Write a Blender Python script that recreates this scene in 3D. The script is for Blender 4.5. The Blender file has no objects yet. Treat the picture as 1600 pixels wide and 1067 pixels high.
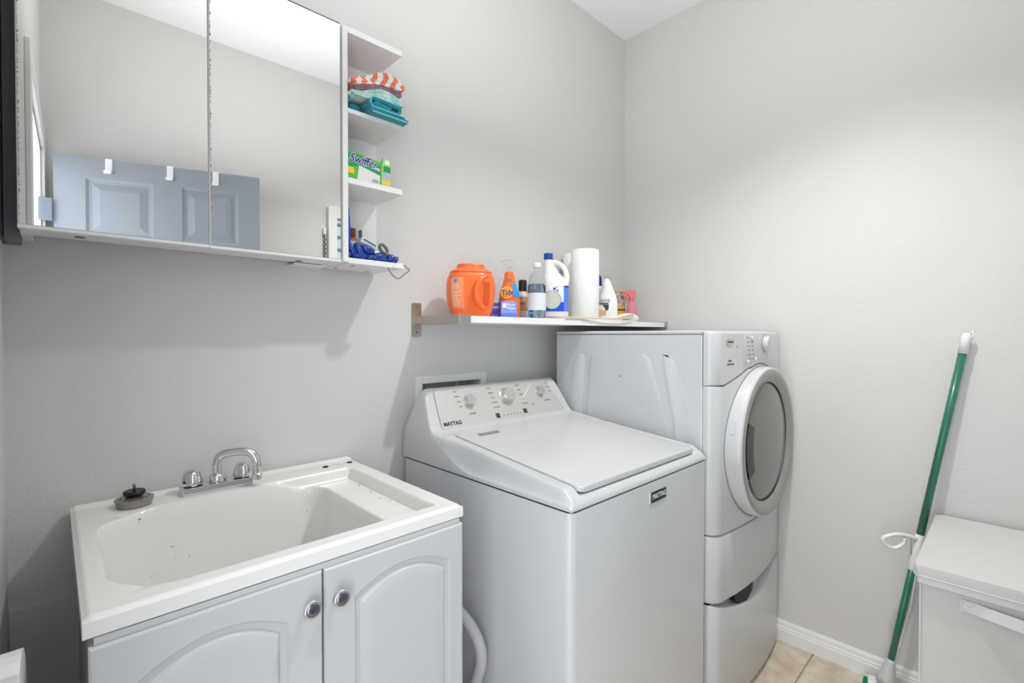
import bpy, bmesh, math, random
from mathutils import Vector, Matrix
random.seed(7)
S = bpy.context.scene
C = S.collection
PI = math.pi
D = math.radians

# ------------------------------------------------------------------ camera
cam = bpy.data.objects.new('camera', bpy.data.cameras.new('camera'))
C.objects.link(cam)
cam.data.sensor_width = 36.0
cam.data.lens = 750 / 1600 * 36
cam.data.clip_start = 0.01
cam.location = (0, 0, 1.31)
cam.rotation_euler = (D(90 - 0.75), 0, D(46.2 - 90))
S.camera = cam

# ------------------------------------------------------------------ world, lights, exposure
w = bpy.data.worlds.new('world'); S.world = w; w.use_nodes = True
w.node_tree.nodes['Background'].inputs[0].default_value = (0.75, 0.85, 1.0, 1)
w.node_tree.nodes['Background'].inputs[1].default_value = 0.6

def area(name, loc, rot, sx, sy, power, col, shape='RECTANGLE'):
    l = bpy.data.lights.new(name, 'AREA'); l.shape = shape; l.size = sx
    if shape in ('RECTANGLE', 'ELLIPSE'): l.size_y = sy
    l.energy = power; l.color = col
    o = bpy.data.objects.new(name, l); C.objects.link(o)
    o.location = loc; o.rotation_euler = rot
    return o
# ceiling lamp of the laundry room
sl_ = bpy.data.lights.new('ceiling_lamp_light', 'SPOT'); sl_.energy = 80; sl_.shadow_soft_size = 0.035; sl_.color = (1.0, 0.985, 0.97)
sl_.spot_size = D(119); sl_.spot_blend = 0.85
so_ = bpy.data.objects.new('ceiling_lamp_light', sl_); C.objects.link(so_); so_.location = (1.37, 0.36, 2.76)
# daylight from the bright hallway, coming through the doorway the camera stands in
area('hallway_daylight', (-0.16, 0.06, 1.10), (0, D(-90), 0), 2.0, 0.78, 19, (0.90, 0.95, 1.0))
# added fill lamp aimed up at the ceiling, like a bounced flash
area('ceiling_fill', (0.80, 0.46, 2.10), (D(180), 0, 0), 0.95, 0.85, 10.5, (0.98, 0.99, 1.0))

vs = S.view_settings
S.display_settings.display_device = 'sRGB'
vs.view_transform = 'Standard'; vs.look = 'None'; vs.gamma = 1.0; vs.use_curve_mapping = False
vs.exposure = 0.0

# ------------------------------------------------------------------ materials
def lin(c):
    return tuple((x / 12.92 if x <= 0.04045 else ((x + 0.055) / 1.055) ** 2.4) for x in c)
def mat(name, col, rough=0.5, metal=0.0, coat=0.0, trans=0.0, ior=1.45, bump=None, mottle=None, emis=None, sheen=0.0, alpha=1.0):
    """col is an sRGB triple 0..1; bump=(scale, strength, distance); mottle=(scale, second colour)"""
    m = bpy.data.materials.new(name); m.use_nodes = True
    nt = m.node_tree; b = nt.nodes['Principled BSDF']
    b.inputs['Base Color'].default_value = (*lin(col), 1)
    b.inputs['Roughness'].default_value = rough
    b.inputs['Metallic'].default_value = metal
    b.inputs['Coat Weight'].default_value = coat
    b.inputs['Coat Roughness'].default_value = 0.08
    b.inputs['Transmission Weight'].default_value = trans
    b.inputs['IOR'].default_value = ior
    b.inputs['Sheen Weight'].default_value = sheen
    b.inputs['Alpha'].default_value = alpha
    if emis:
        b.inputs['Emission Color'].default_value = (*lin(emis[0]), 1); b.inputs['Emission Strength'].default_value = emis[1]
    tc = nt.nodes.new('ShaderNodeTexCoord')
    if bump:
        n = nt.nodes.new('ShaderNodeTexNoise'); n.inputs['Scale'].default_value = bump[0]; n.inputs['Detail'].default_value = 3
        nt.links.new(tc.outputs['Object'], n.inputs['Vector'])
        bp = nt.nodes.new('ShaderNodeBump'); bp.inputs['Strength'].default_value = bump[1]; bp.inputs['Distance'].default_value = bump[2]
        nt.links.new(n.outputs['Fac'], bp.inputs['Height']); nt.links.new(bp.outputs['Normal'], b.inputs['Normal'])
    if mottle:
        n = nt.nodes.new('ShaderNodeTexNoise'); n.inputs['Scale'].default_value = mottle[0]; n.inputs['Detail'].default_value = 6
        nt.links.new(tc.outputs['Object'], n.inputs['Vector'])
        r = nt.nodes.new('ShaderNodeValToRGB')
        r.color_ramp.elements[0].position = 0.35; r.color_ramp.elements[0].color = (*lin(col), 1)
        r.color_ramp.elements[1].position = 0.68; r.color_ramp.elements[1].color = (*lin(mottle[1]), 1)
        nt.links.new(n.outputs['Fac'], r.inputs['Fac']); nt.links.new(r.outputs['Color'], b.inputs['Base Color'])
    return m

def cloth_stripes(name, c1, c2, k, zig, thr=0.5, axis=0):
    """chevron stripes woven along one axis"""
    m = mat(name, c1, 0.95, bump=(350, 0.5, 0.002), sheen=0.3)
    nt = m.node_tree; b = nt.nodes['Principled BSDF']
    tc = nt.nodes.new('ShaderNodeTexCoord'); sp = nt.nodes.new('ShaderNodeSeparateXYZ')
    nt.links.new(tc.outputs['Object'], sp.inputs[0])
    def mth(op, a, bb=None):
        n = nt.nodes.new('ShaderNodeMath'); n.operation = op
        for i, v in enumerate((a, bb)):
            if v is None: continue
            if isinstance(v, (int, float)): n.inputs[i].default_value = v
            else: nt.links.new(v, n.inputs[i])
        return n.outputs[0]
    s = mth('ADD', sp.outputs[1], sp.outputs[2])
    z = mth('PINGPONG', s, 0.014)
    z = mth('MULTIPLY', z, zig)
    x = mth('ADD', sp.outputs[axis], z)
    x = mth('MULTIPLY', x, k)
    x = mth('FRACT', x)
    x = mth('GREATER_THAN', x, thr)
    mx = nt.nodes.new('ShaderNodeMix'); mx.data_type = 'RGBA'
    nt.links.new(x, mx.inputs[0]); mx.inputs[6].default_value = (*lin(c1), 1); mx.inputs[7].default_value = (*lin(c2), 1)
    nt.links.new(mx.outputs[2], b.inputs['Base Color'])
    return m

M = {}
M['wall'] = mat('grey_wall_paint', (0.845, 0.84, 0.832), 0.62, bump=(170, 0.28, 0.0035))
M['wall_smooth'] = mat('smooth_grey_paint', (0.845, 0.84, 0.832), 0.7, bump=(90, 0.15, 0.002))
M['ceiling'] = mat('white_ceiling_paint', (0.97, 0.97, 0.968), 0.8, bump=(120, 0.2, 0.003))
M['trim'] = mat('white_trim_paint', (0.93, 0.93, 0.925), 0.35)
M['tile'] = mat('beige_stone_tile', (0.78, 0.71, 0.63), 0.4, bump=(40, 0.15, 0.002), mottle=(16, (0.89, 0.84, 0.77)))
M['grout'] = mat('sandy_grout', (0.74, 0.67, 0.58), 0.9)
M['hall'] = mat('white_hall_paint', (0.94, 0.94, 0.94), 0.8)
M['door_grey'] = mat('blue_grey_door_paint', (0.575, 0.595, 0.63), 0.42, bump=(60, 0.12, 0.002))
M['enamel'] = mat('white_enamel', (0.815, 0.82, 0.83), 0.28, coat=0.35)
M['enamel2'] = mat('white_plastic_moulding', (0.80, 0.803, 0.808), 0.3, coat=0.2)
M['thermo'] = mat('white_cabinet_foil', (0.765, 0.77, 0.78), 0.35)
M['sinkm'] = mat('white_moulded_acrylic', (0.915, 0.912, 0.90), 0.22, coat=0.3)
M['melamine'] = mat('white_melamine', (0.93, 0.93, 0.925), 0.4)
M['mirror'] = mat('mirror_glass', (0.91, 0.915, 0.91), 0.0, metal=1.0)
M['chrome'] = mat('chrome', (0.86, 0.86, 0.87), 0.06, metal=1.0)
M['steel'] = mat('brushed_nickel_steel', (0.72, 0.69, 0.65), 0.38, metal=0.85)
M['silver'] = mat('silver_panel_paint', (0.80, 0.80, 0.785), 0.38, metal=0.35)
M['dialm'] = mat('brushed_dial_metal', (0.84, 0.83, 0.81), 0.25, metal=0.9)
M['dark'] = mat('dark_shadow_plastic', (0.07, 0.07, 0.08), 0.5)
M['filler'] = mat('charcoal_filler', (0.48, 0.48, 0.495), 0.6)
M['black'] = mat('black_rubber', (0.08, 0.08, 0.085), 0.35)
M['ink'] = mat('dark_print', (0.22, 0.22, 0.23), 0.6)
M['ink_l'] = mat('grey_print', (0.48, 0.48, 0.49), 0.6)
M['ink_red'] = mat('red_print', (0.70, 0.22, 0.22), 0.6)
M['ink_navy'] = mat('navy_print', (0.10, 0.12, 0.50), 0.5)
M['white'] = mat('white_plastic', (0.93, 0.93, 0.93), 0.35)
M['whitep'] = mat('white_print', (0.95, 0.95, 0.95), 0.5)
M['door_ring'] = mat('grey_dryer_door_bezel', (0.62, 0.62, 0.612), 0.3, metal=0.25)
M['dglass'] = mat('smoked_dryer_glass', (0.42, 0.41, 0.40), 0.16, metal=0.35, coat=0.5)
M['panel_grey'] = mat('pale_grey_control_panel', (0.83, 0.83, 0.825), 0.35)
M['hose'] = mat('grey_white_hose', (0.80, 0.80, 0.81), 0.5)
M['linen'] = mat('grey_linen_fabric', (0.80, 0.795, 0.79), 0.95, bump=(600, 0.3, 0.001), mottle=(400, (0.82, 0.815, 0.81)))
M['linen_trim'] = mat('pale_fabric_binding', (0.86, 0.86, 0.86), 0.8)
M['green'] = mat('green_enamelled_tube', (0.15, 0.45, 0.35), 0.28, coat=0.4)
M['green_pad'] = mat('green_scrub_strip', (0.10, 0.52, 0.32), 0.7)
M['orange'] = mat('orange_plastic', (0.97, 0.45, 0.20), 0.35, coat=0.15)
M['orange_l'] = mat('pale_orange_label', (0.98, 0.58, 0.40), 0.5)
M['cream'] = mat('cream_print', (1.0, 0.84, 0.72), 0.6)
M['yellow'] = mat('yellow_print', (1.0, 0.80, 0.12), 0.5)
M['blue_l'] = mat('bright_blue_print', (0.10, 0.62, 0.90), 0.5)
M['peri'] = mat('periwinkle_card', (0.52, 0.62, 0.90), 0.5)
M['purple'] = mat('violet_card', (0.38, 0.36, 0.72), 0.5)
M['cap_black'] = mat('black_cap_plastic', (0.08, 0.09, 0.12), 0.25)
M['brownlab'] = mat('brown_paper_label', (0.72, 0.55, 0.42), 0.7)
M['clear'] = mat('clear_plastic', (0.97, 0.98, 0.99), 0.04, trans=1.0, ior=1.12)
M['liquid'] = mat('pale_blue_liquid', (0.78, 0.88, 0.96), 0.02, trans=0.9, ior=1.2)
M['label_w'] = mat('pale_label', (0.86, 0.89, 0.90), 0.5)
M['darklab'] = mat('charcoal_band', (0.40, 0.43, 0.48), 0.5)
M['blue_cap'] = mat('blue_cap_plastic', (0.05, 0.28, 0.68), 0.35)
M['blue_print'] = mat('royal_blue_print', (0.10, 0.30, 0.80), 0.5)
M['blue_print2'] = mat('mid_blue_print', (0.35, 0.50, 0.88), 0.5)
M['greenish'] = mat('pale_green_print', (0.72, 0.80, 0.74), 0.6, mottle=(60, (0.82, 0.80, 0.70)))
M['paper'] = mat('white_paper_towel', (0.94, 0.94, 0.925), 0.95, bump=(160, 0.4, 0.003))
M['tan_print'] = mat('tan_wood_print', (0.86, 0.66, 0.46), 0.6)
M['pink'] = mat('pink_translucent_plastic', (0.95, 0.60, 0.66), 0.25, trans=0.25, ior=1.2)
M['pink_d'] = mat('pink_trigger_plastic', (0.91, 0.44, 0.48), 0.35)
M['bagy'] = mat('yellow_foil_bag', (0.90, 0.70, 0.28), 0.35, bump=(25, 0.5, 0.01))
M['bagp'] = mat('violet_print_band', (0.50, 0.40, 0.58), 0.5, mottle=(60, (0.85, 0.80, 0.55)))
M['cloth_w'] = mat('cream_cloth', (0.92, 0.90, 0.87), 0.95, bump=(300, 0.4, 0.002), sheen=0.2)
M['cloth_c'] = mat('cream_binding', (0.90, 0.84, 0.76), 0.95)
M['coral'] = cloth_stripes('coral_white_chevron_terry', (0.93, 0.92, 0.90), (0.93, 0.50, 0.40), 32, 0.8)
M['mauve'] = mat('mauve_terry', (0.52, 0.37, 0.43), 0.95, bump=(400, 0.7, 0.003), sheen=0.3, mottle=(120, (0.68, 0.50, 0.55)))
M['floral'] = mat('aqua_and_white_print_cloth', (0.50, 0.80, 0.78), 0.95, bump=(300, 0.5, 0.002), mottle=(32, (0.93, 0.93, 0.90)))
M['teal'] = mat('teal_terry', (0.05, 0.55, 0.62), 0.95, bump=(400, 0.7, 0.003), sheen=0.3)
M['aqua'] = mat('pale_aqua_hem', (0.60, 0.87, 0.88), 0.95)
M['sgreen'] = mat('leaf_green_card', (0.36, 0.72, 0.30), 0.45)
M['dgreen'] = mat('deep_green_card', (0.10, 0.58, 0.36), 0.45)
M['lgreen'] = mat('pale_green_card', (0.66, 0.85, 0.52), 0.45)
M['boxin'] = mat('box_inside_brown', (0.32, 0.30, 0.16), 0.8)
M['pad'] = mat('white_pad_print', (0.90, 0.89, 0.89), 0.6)
M['lilac'] = mat('lilac_print', (0.74, 0.70, 0.85), 0.6)
M['glove'] = mat('blue_glossy_rubber', (0.06, 0.22, 0.58), 0.18, coat=0.4)
M['bluebag'] = mat('blue_foil_pack', (0.10, 0.26, 0.72), 0.3)
M['brown'] = mat('brown_liquid_bottle', (0.66, 0.42, 0.30), 0.3)
M['browncap'] = mat('red_brown_cap', (0.58, 0.27, 0.17), 0.4)
M['slate'] = mat('slate_teal_plastic', (0.25, 0.45, 0.52), 0.4)
M['greyr'] = mat('grey_rubber_strap', (0.45, 0.44, 0.43), 0.4)
M['frost'] = mat('frosted_green_glass', (0.80, 0.90, 0.87), 0.25)
M['hookw'] = mat('white_hook_metal', (0.93, 0.93, 0.95), 0.3)
M['hinge'] = mat('blue_grey_hinge_steel', (0.55, 0.60, 0.66), 0.35, metal=0.6)
M['strain'] = mat('satin_steel_strainer', (0.62, 0.60, 0.58), 0.35, metal=0.7)
M['lampw'] = mat('opal_lamp_glass', (0.97, 0.97, 0.95), 0.4, emis=((1.0, 0.97, 0.92), 3.0))
M['pvc'] = mat('cream_pvc_pipe', (0.85, 0.83, 0.66), 0.4)
M['bead_shade'] = mat('dark_bead_and_shade', (0.25, 0.24, 0.22), 0.7)
M['tarnish'] = mat('grey_tarnish', (0.50, 0.49, 0.46), 0.7)
M['knob_refl'] = mat('dark_reflection_metal', (0.50, 0.52, 0.56), 0.05, metal=1.0)
M['dirt'] = mat('grey_brown_residue', (0.52, 0.49, 0.45), 0.9)

# ------------------------------------------------------------------ helpers
def link(name, me, m, parent=None, smooth=False, label=None):
    if smooth:
        for p in me.polygons: p.use_smooth = True
    if m is not None:
        if isinstance(m, str): m = M[m]
        me.materials.append(m)
    o = bpy.data.objects.new(name, me); C.objects.link(o)
    if parent: o.parent = parent
    if label: o['label'] = label
    return o
def obj(name, bm, m, parent=None, smooth=False, label=None, sharp=None):
    bmesh.ops.recalc_face_normals(bm, faces=bm.faces[:])
    if sharp is not None:
        smooth = True
        for e in bm.edges:
            if len(e.link_faces) == 2 and e.calc_face_angle(0) > D(sharp): e.smooth = False
    me = bpy.data.meshes.new(name); bm.to_mesh(me); bm.free()
    return link(name, me, m, parent, smooth, label)
def thing(name, label, cat, loc=(0, 0, 0), rz=0, group=None):
    o = bpy.data.objects.new(name, None); o.empty_display_size = 0.05; C.objects.link(o)
    o.location = loc; o.rotation_euler = (0, 0, rz); o['label'] = label; o['category'] = cat
    if group: o['group'] = group
    return o
def tag(o, label, cat, group=None):
    o['label'] = label; o['category'] = cat
    if group: o['group'] = group
    return o
def struct(o):
    o['kind'] = 'structure'; return o
def box(bm, x0, x1, y0, y1, z0, z1, bev=0.0, seg=2, mtx=None):
    r = bmesh.ops.create_cube(bm, size=1.0)
    vs_ = r['verts']
    for v in vs_:
        v.co = Vector((x0 + (v.co.x + .5) * (x1 - x0), y0 + (v.co.y + .5) * (y1 - y0), z0 + (v.co.z + .5) * (z1 - z0)))
    if bev > 0:
        es = list({e for v in vs_ for e in v.link_edges})
        rr = bmesh.ops.bevel(bm, geom=es, offset=bev, segments=seg, affect='EDGES', profile=0.5)
        vs_ = list({v for f in rr['faces'] for v in f.verts} | {v for v in vs_ if v.is_valid})
    if mtx is not None: bmesh.ops.transform(bm, matrix=mtx, verts=[v for v in vs_ if v.is_valid])
    return bm
def B(*a, **k):
    return box(bmesh.new(), *a, **k)
def prism(bm, pts, axis, a0, a1, bev=0.0, seg=2):
    """polygon in the plane perpendicular to axis, extruded from a0 to a1. axis x: pts=(y,z); y: (x,z); z: (x,y)"""
    def mk(p, a):
        return {'x': (a, p[0], p[1]), 'y': (p[0], a, p[1]), 'z': (p[0], p[1], a)}[axis]
    lo = [bm.verts.new(mk(p, a0)) for p in pts]; hi = [bm.verts.new(mk(p, a1)) for p in pts]
    n = len(pts); fs = [bm.faces.new(lo), bm.faces.new(list(reversed(hi)))]
    for i in range(n): bm.faces.new((lo[i], lo[(i + 1) % n], hi[(i + 1) % n], hi[i]))
    if bev > 0:
        es = list({e for f in fs for e in f.edges})
        bmesh.ops.bevel(bm, geom=es, offset=bev, segments=seg, affect='EDGES', profile=0.5)
    return bm
def P(*a, **k): return prism(bmesh.new(), *a, **k)
def lathe(bm, prof, n=32, c=(0, 0, 0), axis='z', cap=True, rx=1.0):
    """prof: list of (radius, height)"""
    rings = []
    for r, h in prof:
        ring = []
        for i in range(n):
            t = 2 * PI * i / n; a, b = r * math.cos(t) * rx, r * math.sin(t)
            p = {'z': (a, b, h), 'y': (a, h, b), 'x': (h, a, b)}[axis]
            ring.append(bm.verts.new((p[0] + c[0], p[1] + c[1], p[2] + c[2])))
        rings.append(ring)
    for k in range(len(rings) - 1):
        for i in range(n):
            bm.faces.new((rings[k][i], rings[k][(i + 1) % n], rings[k + 1][(i + 1) % n], rings[k + 1][i]))
    if cap:
        bm.faces.new(rings[0]); bm.faces.new(list(reversed(rings[-1])))
    return bm
def Lt(*a, **k): return lathe(bmesh.new(), *a, **k)
def tube(bm, pts, r, n=12, cap=True, closed=False, flat=1.0):
    pts = [Vector(p) for p in pts]; N = len(pts)
    rr = r if isinstance(r, (list, tuple)) else [r] * N
    prev = None; rings = []
    for i, p in enumerate(pts):
        if closed: t = (pts[(i + 1) % N] - pts[i - 1]).normalized()
        else: t = (pts[min(i + 1, N - 1)] - pts[max(i - 1, 0)]).normalized()
        if prev is None:
            a = Vector((0, 0, 1)) if abs(t.z) < 0.9 else Vector((1, 0, 0))
            u = (a - t * a.dot(t)).normalized()
        else:
            u = (prev - t * prev.dot(t)).normalized()
        prev = u; v = t.cross(u)
        rings.append([bm.verts.new(p + u * rr[i] * math.cos(2 * PI * k / n) + v * rr[i] * flat * math.sin(2 * PI * k / n)) for k in range(n)])
    for k in range(N - 1 + (1 if closed else 0)):
        a, b = rings[k], rings[(k + 1) % N]
        for i in range(n): bm.faces.new((a[i], a[(i + 1) % n], b[(i + 1) % n], b[i]))
    if cap and not closed:
        bm.faces.new(list(reversed(rings[0]))); bm.faces.new(rings[-1])
    return bm
def T(*a, **k): return tube(bmesh.new(), *a, **k)
def spline(pts, n=8):
    pts = [Vector(p) for p in pts]; out = []
    q = [pts[0] * 2 - pts[1]] + pts + [pts[-1] * 2 - pts[-2]]
    for i in range(1, len(q) - 2):
        for k in range(n):
            t = k / n
            out.append(0.5 * ((2 * q[i]) + (-q[i - 1] + q[i + 1]) * t + (2 * q[i - 1] - 5 * q[i] + 4 * q[i + 1] - q[i + 2]) * t * t + (-q[i - 1] + 3 * q[i] - 3 * q[i + 1] + q[i + 2]) * t ** 3))
    out.append(pts[-1]); return out
def sell(levels, n=40, c=(0, 0), arc=None, off=0.0, cap=True):
    """loft of superellipse sections: levels=(z, a, b, exponent[, cx, cy]). arc=(t0,t1) cuts a label patch; angle 0 faces -Y"""
    bm = bmesh.new(); rings = []
    t0, t1 = arc if arc else (0, 2 * PI); m = n if not arc else n + 1
    for L_ in levels:
        z, a, b, e = L_[:4]; ox, oy = (L_[4], L_[5]) if len(L_) > 4 else (0, 0)
        ring = []
        for i in range(m):
            t = t0 + (t1 - t0) * i / n; s_, c_ = math.sin(t), -math.cos(t)
            x = (a + off) * math.copysign(abs(s_) ** (2 / e), s_); y = (b + off) * math.copysign(abs(c_) ** (2 / e), c_)
            ring.append(bm.verts.new((c[0] + ox + x, c[1] + oy + y, z)))
        rings.append(ring)
    for k in range(len(rings) - 1):
        for i in range(n if arc else n):
            j = (i + 1) if arc else (i + 1) % n
            bm.faces.new((rings[k][i], rings[k][j], rings[k + 1][j], rings[k + 1][i]))
    if cap and not arc: bm.faces.new(rings[0]); bm.faces.new(list(reversed(rings[-1])))
    return bm
def interp(levels, z):
    for a, b in zip(levels, levels[1:]):
        if a[0] <= z <= b[0]:
            t = (z - a[0]) / (b[0] - a[0] + 1e-9)
            return tuple(p + (q - p) * t for p, q in zip(a, b))
    return levels[-1]
def patch(levels, z0, z1, a0, a1, off=0.0008, n=16):
    zs = [z0] + [l[0] for l in levels if z0 < l[0] < z1] + [z1]
    return sell([interp(levels, z) for z in zs], n, arc=(a0, a1), off=off)
def ellipsoid(bm, c, r, rot=None, u=16, v=10):
    res = bmesh.ops.create_uvsphere(bm, u_segments=u, v_segments=v, radius=1.0)
    m = Matrix.Translation(c) @ (rot.to_matrix().to_4x4() if rot is not None else Matrix.Identity(4)) @ Matrix.Diagonal((*r, 1))
    bmesh.ops.transform(bm, matrix=m, verts=res['verts'])
    return bm
def hfield(x0, x1, y0, y1, nx, ny, zf, zb=None, bottom=True):
    """height surface with skirt down to zb"""
    bm = bmesh.new(); g = []
    for j in range(ny + 1):
        g.append([bm.verts.new((x0 + (x1 - x0) * i / nx, y0 + (y1 - y0) * j / ny, zf(x0 + (x1 - x0) * i / nx, y0 + (y1 - y0) * j / ny))) for i in range(nx + 1)])
    for j in range(ny):
        for i in range(nx): bm.faces.new((g[j][i], g[j][i + 1], g[j + 1][i + 1], g[j + 1][i]))
    if zb is not None:
        rim = g[0][:] + [g[j][nx] for j in range(1, ny + 1)] + g[ny][-2::-1] + [g[j][0] for j in range(ny - 1, 0, -1)]
        lo = [bm.verts.new((v.co.x, v.co.y, zb)) for v in rim]; n = len(rim)
        for i in range(n): bm.faces.new((rim[i], lo[i], lo[(i + 1) % n], rim[(i + 1) % n]))
        if bottom: bm.faces.new(lo)
    return bm
def ribbon(pts, t, axis, a0, a1, bev=0.0):
    """thick strip following a 2-D path, extruded along axis"""
    pts = [Vector((p[0], p[1])) for p in pts]; N = len(pts); L_, R_ = [], []
    for i, p in enumerate(pts):
        d = (pts[min(i + 1, N - 1)] - pts[max(i - 1, 0)]).normalized(); nrm = Vector((-d.y, d.x))
        L_.append(p + nrm * t / 2); R_.append(p - nrm * t / 2)
    bm = bmesh.new()
    def mk(p, a): return {'x': (a, p[0], p[1]), 'y': (p[0], a, p[1]), 'z': (p[0], p[1], a)}[axis]
    K = 6
    lay = []
    for k in range(K + 1):
        a = a0 + (a1 - a0) * k / K
        lay.append(([bm.verts.new(mk(p, a)) for p in L_], [bm.verts.new(mk(p, a)) for p in R_]))
    for k in range(K):
        for i in range(N - 1):
            bm.faces.new((lay[k][0][i], lay[k][0][i + 1], lay[k + 1][0][i + 1], lay[k + 1][0][i]))
            bm.faces.new((lay[k][1][i], lay[k + 1][1][i], lay[k + 1][1][i + 1], lay[k][1][i + 1]))
        for i in (0, N - 1): bm.faces.new((lay[k][0][i], lay[k][1][i], lay[k + 1][1][i], lay[k + 1][0][i]))
    for k in (0, K):
        for i in range(N - 1): bm.faces.new((lay[k][0][i], lay[k][1][i], lay[k][1][i + 1], lay[k][0][i + 1]))
    return bm
def text(body, size, m, parent, loc=(0, 0, 0), rot=(0, 0, 0), ext=0.0003, bold=0.0, sx=1.0, shear=0.0, wrap=None, name='lettering', mtx=None):
    """flat print as thin mesh. wrap=(a,b,angle): bend round a body whose front faces -Y"""
    cu = bpy.data.curves.new('t', 'FONT'); cu.body = body; cu.size = size; cu.align_x = 'CENTER'; cu.align_y = 'CENTER'
    cu.extrude = ext; cu.offset = bold * size; cu.resolution_u = 3; cu.shear = shear
    to = bpy.data.objects.new('t', cu); C.objects.link(to)
    dg = bpy.context.evaluated_depsgraph_get()
    me = bpy.data.meshes.new_from_object(to.evaluated_get(dg)); me.name = name
    bpy.data.objects.remove(to); bpy.data.curves.remove(cu)
    me.materials.clear()
    for v in me.vertices:
        v.co.x *= sx
        if wrap:
            a, b, ang = wrap; u, vv, d = v.co; th = ang + u / a
            v.co = Vector(((a + d) * math.sin(th), -(b + d) * math.cos(th), vv))
    o = link(name, me, m, parent)
    if mtx is not None: o.matrix_local = mtx
    else: o.location = loc; o.rotation_euler = rot
    return o
def rrect(x0, x1, y0, y1, r, n=6):
    out = []
    for cx, cy, a in ((x1 - r, y0 + r, -90), (x1 - r, y1 - r, 0), (x0 + r, y1 - r, 90), (x0 + r, y0 + r, 180)):
        for i in range(n + 1):
            t = D(a + 90 * i / n); out.append((cx + r * math.cos(t), cy + r * math.sin(t)))
    return out
def smin(a, b, k):
    h = max(0.0, min(1.0, 0.5 + 0.5 * (b - a) / k)); return b + (a - b) * h - k * h * (1 - h)
def sstep(a, b, x):
    t = max(0.0, min(1.0, (x - a) / (b - a))); return t * t * (3 - 2 * t)

# ------------------------------------------------------------------ the room shell
XL, XR, YB, YF, ZC = -0.072, 2.262, 1.472, -0.43, 2.907
WT = 0.12
OX0, OX1, OZ0, OZ1 = 0.955, 1.235, 0.955, 1.138      # opening for the washer outlet box
floor = struct(obj('floor', B(-1.7, XR + WT, YF - WT, YB + WT, -0.12, -0.006), 'grout'))
tx = [-1.69, -1.30, -0.85, -0.40, 0.05, 0.50, 0.95, 1.40, 1.85, 2.262]
ty = [-0.43, 0.105, 0.555, 1.005, 1.472]
g = 0.0022
for i in range(len(tx) - 1):
    for j in range(len(ty) - 1):
        obj('floor_tile', B(tx[i] + g, tx[i + 1] - g, ty[j] + g, ty[j + 1] - g, -0.006, 0.0, bev=0.0012, seg=1), 'tile', floor)
struct(obj('ceiling', B(-1.7, XR + WT, YF - WT, YB + WT, ZC, ZC + 0.1), 'ceiling'))
bm = bmesh.new()
box(bm, XL - WT, OX0, YB, YB + WT, -0.006, ZC); box(bm, OX1, XR + WT, YB, YB + WT, -0.006, ZC)
box(bm, OX0, OX1, YB, YB + WT, -0.006, OZ0); box(bm, OX0, OX1, YB, YB + WT, OZ1, ZC)
struct(obj('wall_back', bm, 'wall'))
struct(obj('wall_right', B(XR, XR + WT, YF - WT, YB, -0.006, ZC), 'wall'))
struct(obj('wall_front', B(XL - WT, XR, YF - WT, YF, -0.006, ZC), 'wall'))
DY0, DY1, DZ = -0.35, 0.47, 2.13
bm = bmesh.new()
box(bm, XL - WT, XL, YF, DY0, -0.006, ZC); box(bm, XL - WT, XL, DY1, YB, -0.006, ZC); box(bm, XL - WT, XL, DY0, DY1, DZ, ZC)
struct(obj('wall_left', bm, 'wall'))
# hallway beyond the doorway
struct(obj('wall_hall', B(-1.7, -1.6, YF - WT, YB + WT, -0.006, ZC), 'hall'))
struct(obj('wall_hall_end', B(-1.6, XL - WT, YB, YB + WT, -0.006, ZC), 'hall'))
struct(obj('wall_hall_start', B(-1.6, XL - WT, YF - WT, YF, -0.006, ZC), 'hall'))
# smooth painted board on the lower back wall
struct(obj('trim_1', B(XL + 0.001, 0.86, YB - 0.004, YB, 0.0, 0.722), 'wall_smooth'))
# door casing and jambs
c = bmesh.new()
box(c, XL, XL + 0.014, DY1, DY1 + 0.075, 0, DZ + 0.075, bev=0.003)
box(c, XL, XL + 0.014, YF + 0.001, DY0, 0, DZ + 0.075, bev=0.003)
box(c, XL, XL + 0.014, DY0, DY1, DZ, DZ + 0.075, bev=0.003)
tr = struct(obj('trim_2', c, 'trim'))
c = bmesh.new()
box(c, XL - WT - 0.002, XL, DY1 - 0.015, DY1, 0, DZ); box(c, XL - WT - 0.002, XL, DY0, DY0 + 0.015, 0, DZ); box(c, XL - WT - 0.002, XL, DY0 + .015, DY1 - .015, DZ - 0.015, DZ)
obj('door_jamb', c, 'trim', tr)
# baseboards with a moulded top
def base_prof(h=0.085, t=0.015):
    return [(0, 0), (t, 0), (t, h * 0.55), (t * 0.82, h * 0.6), (t * 0.82, h * 0.68), (t * 0.6, h * 0.74), (t * 0.55, h * 0.88), (t * 0.3, h), (0, h)]
struct(obj('baseboard_right', P([(XR - p[0], p[1]) for p in base_prof()], 'y', YF, YB), 'trim'))
struct(obj('baseboard_front', P([(YF + p[0], p[1]) for p in base_prof()], 'x', 0.02, 1.19), 'trim'))
struct(obj('baseboard_back', P([(YB - p[0], p[1]) for p in base_prof()], 'x', 0.87, XR - 0.016), 'trim'))

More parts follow.
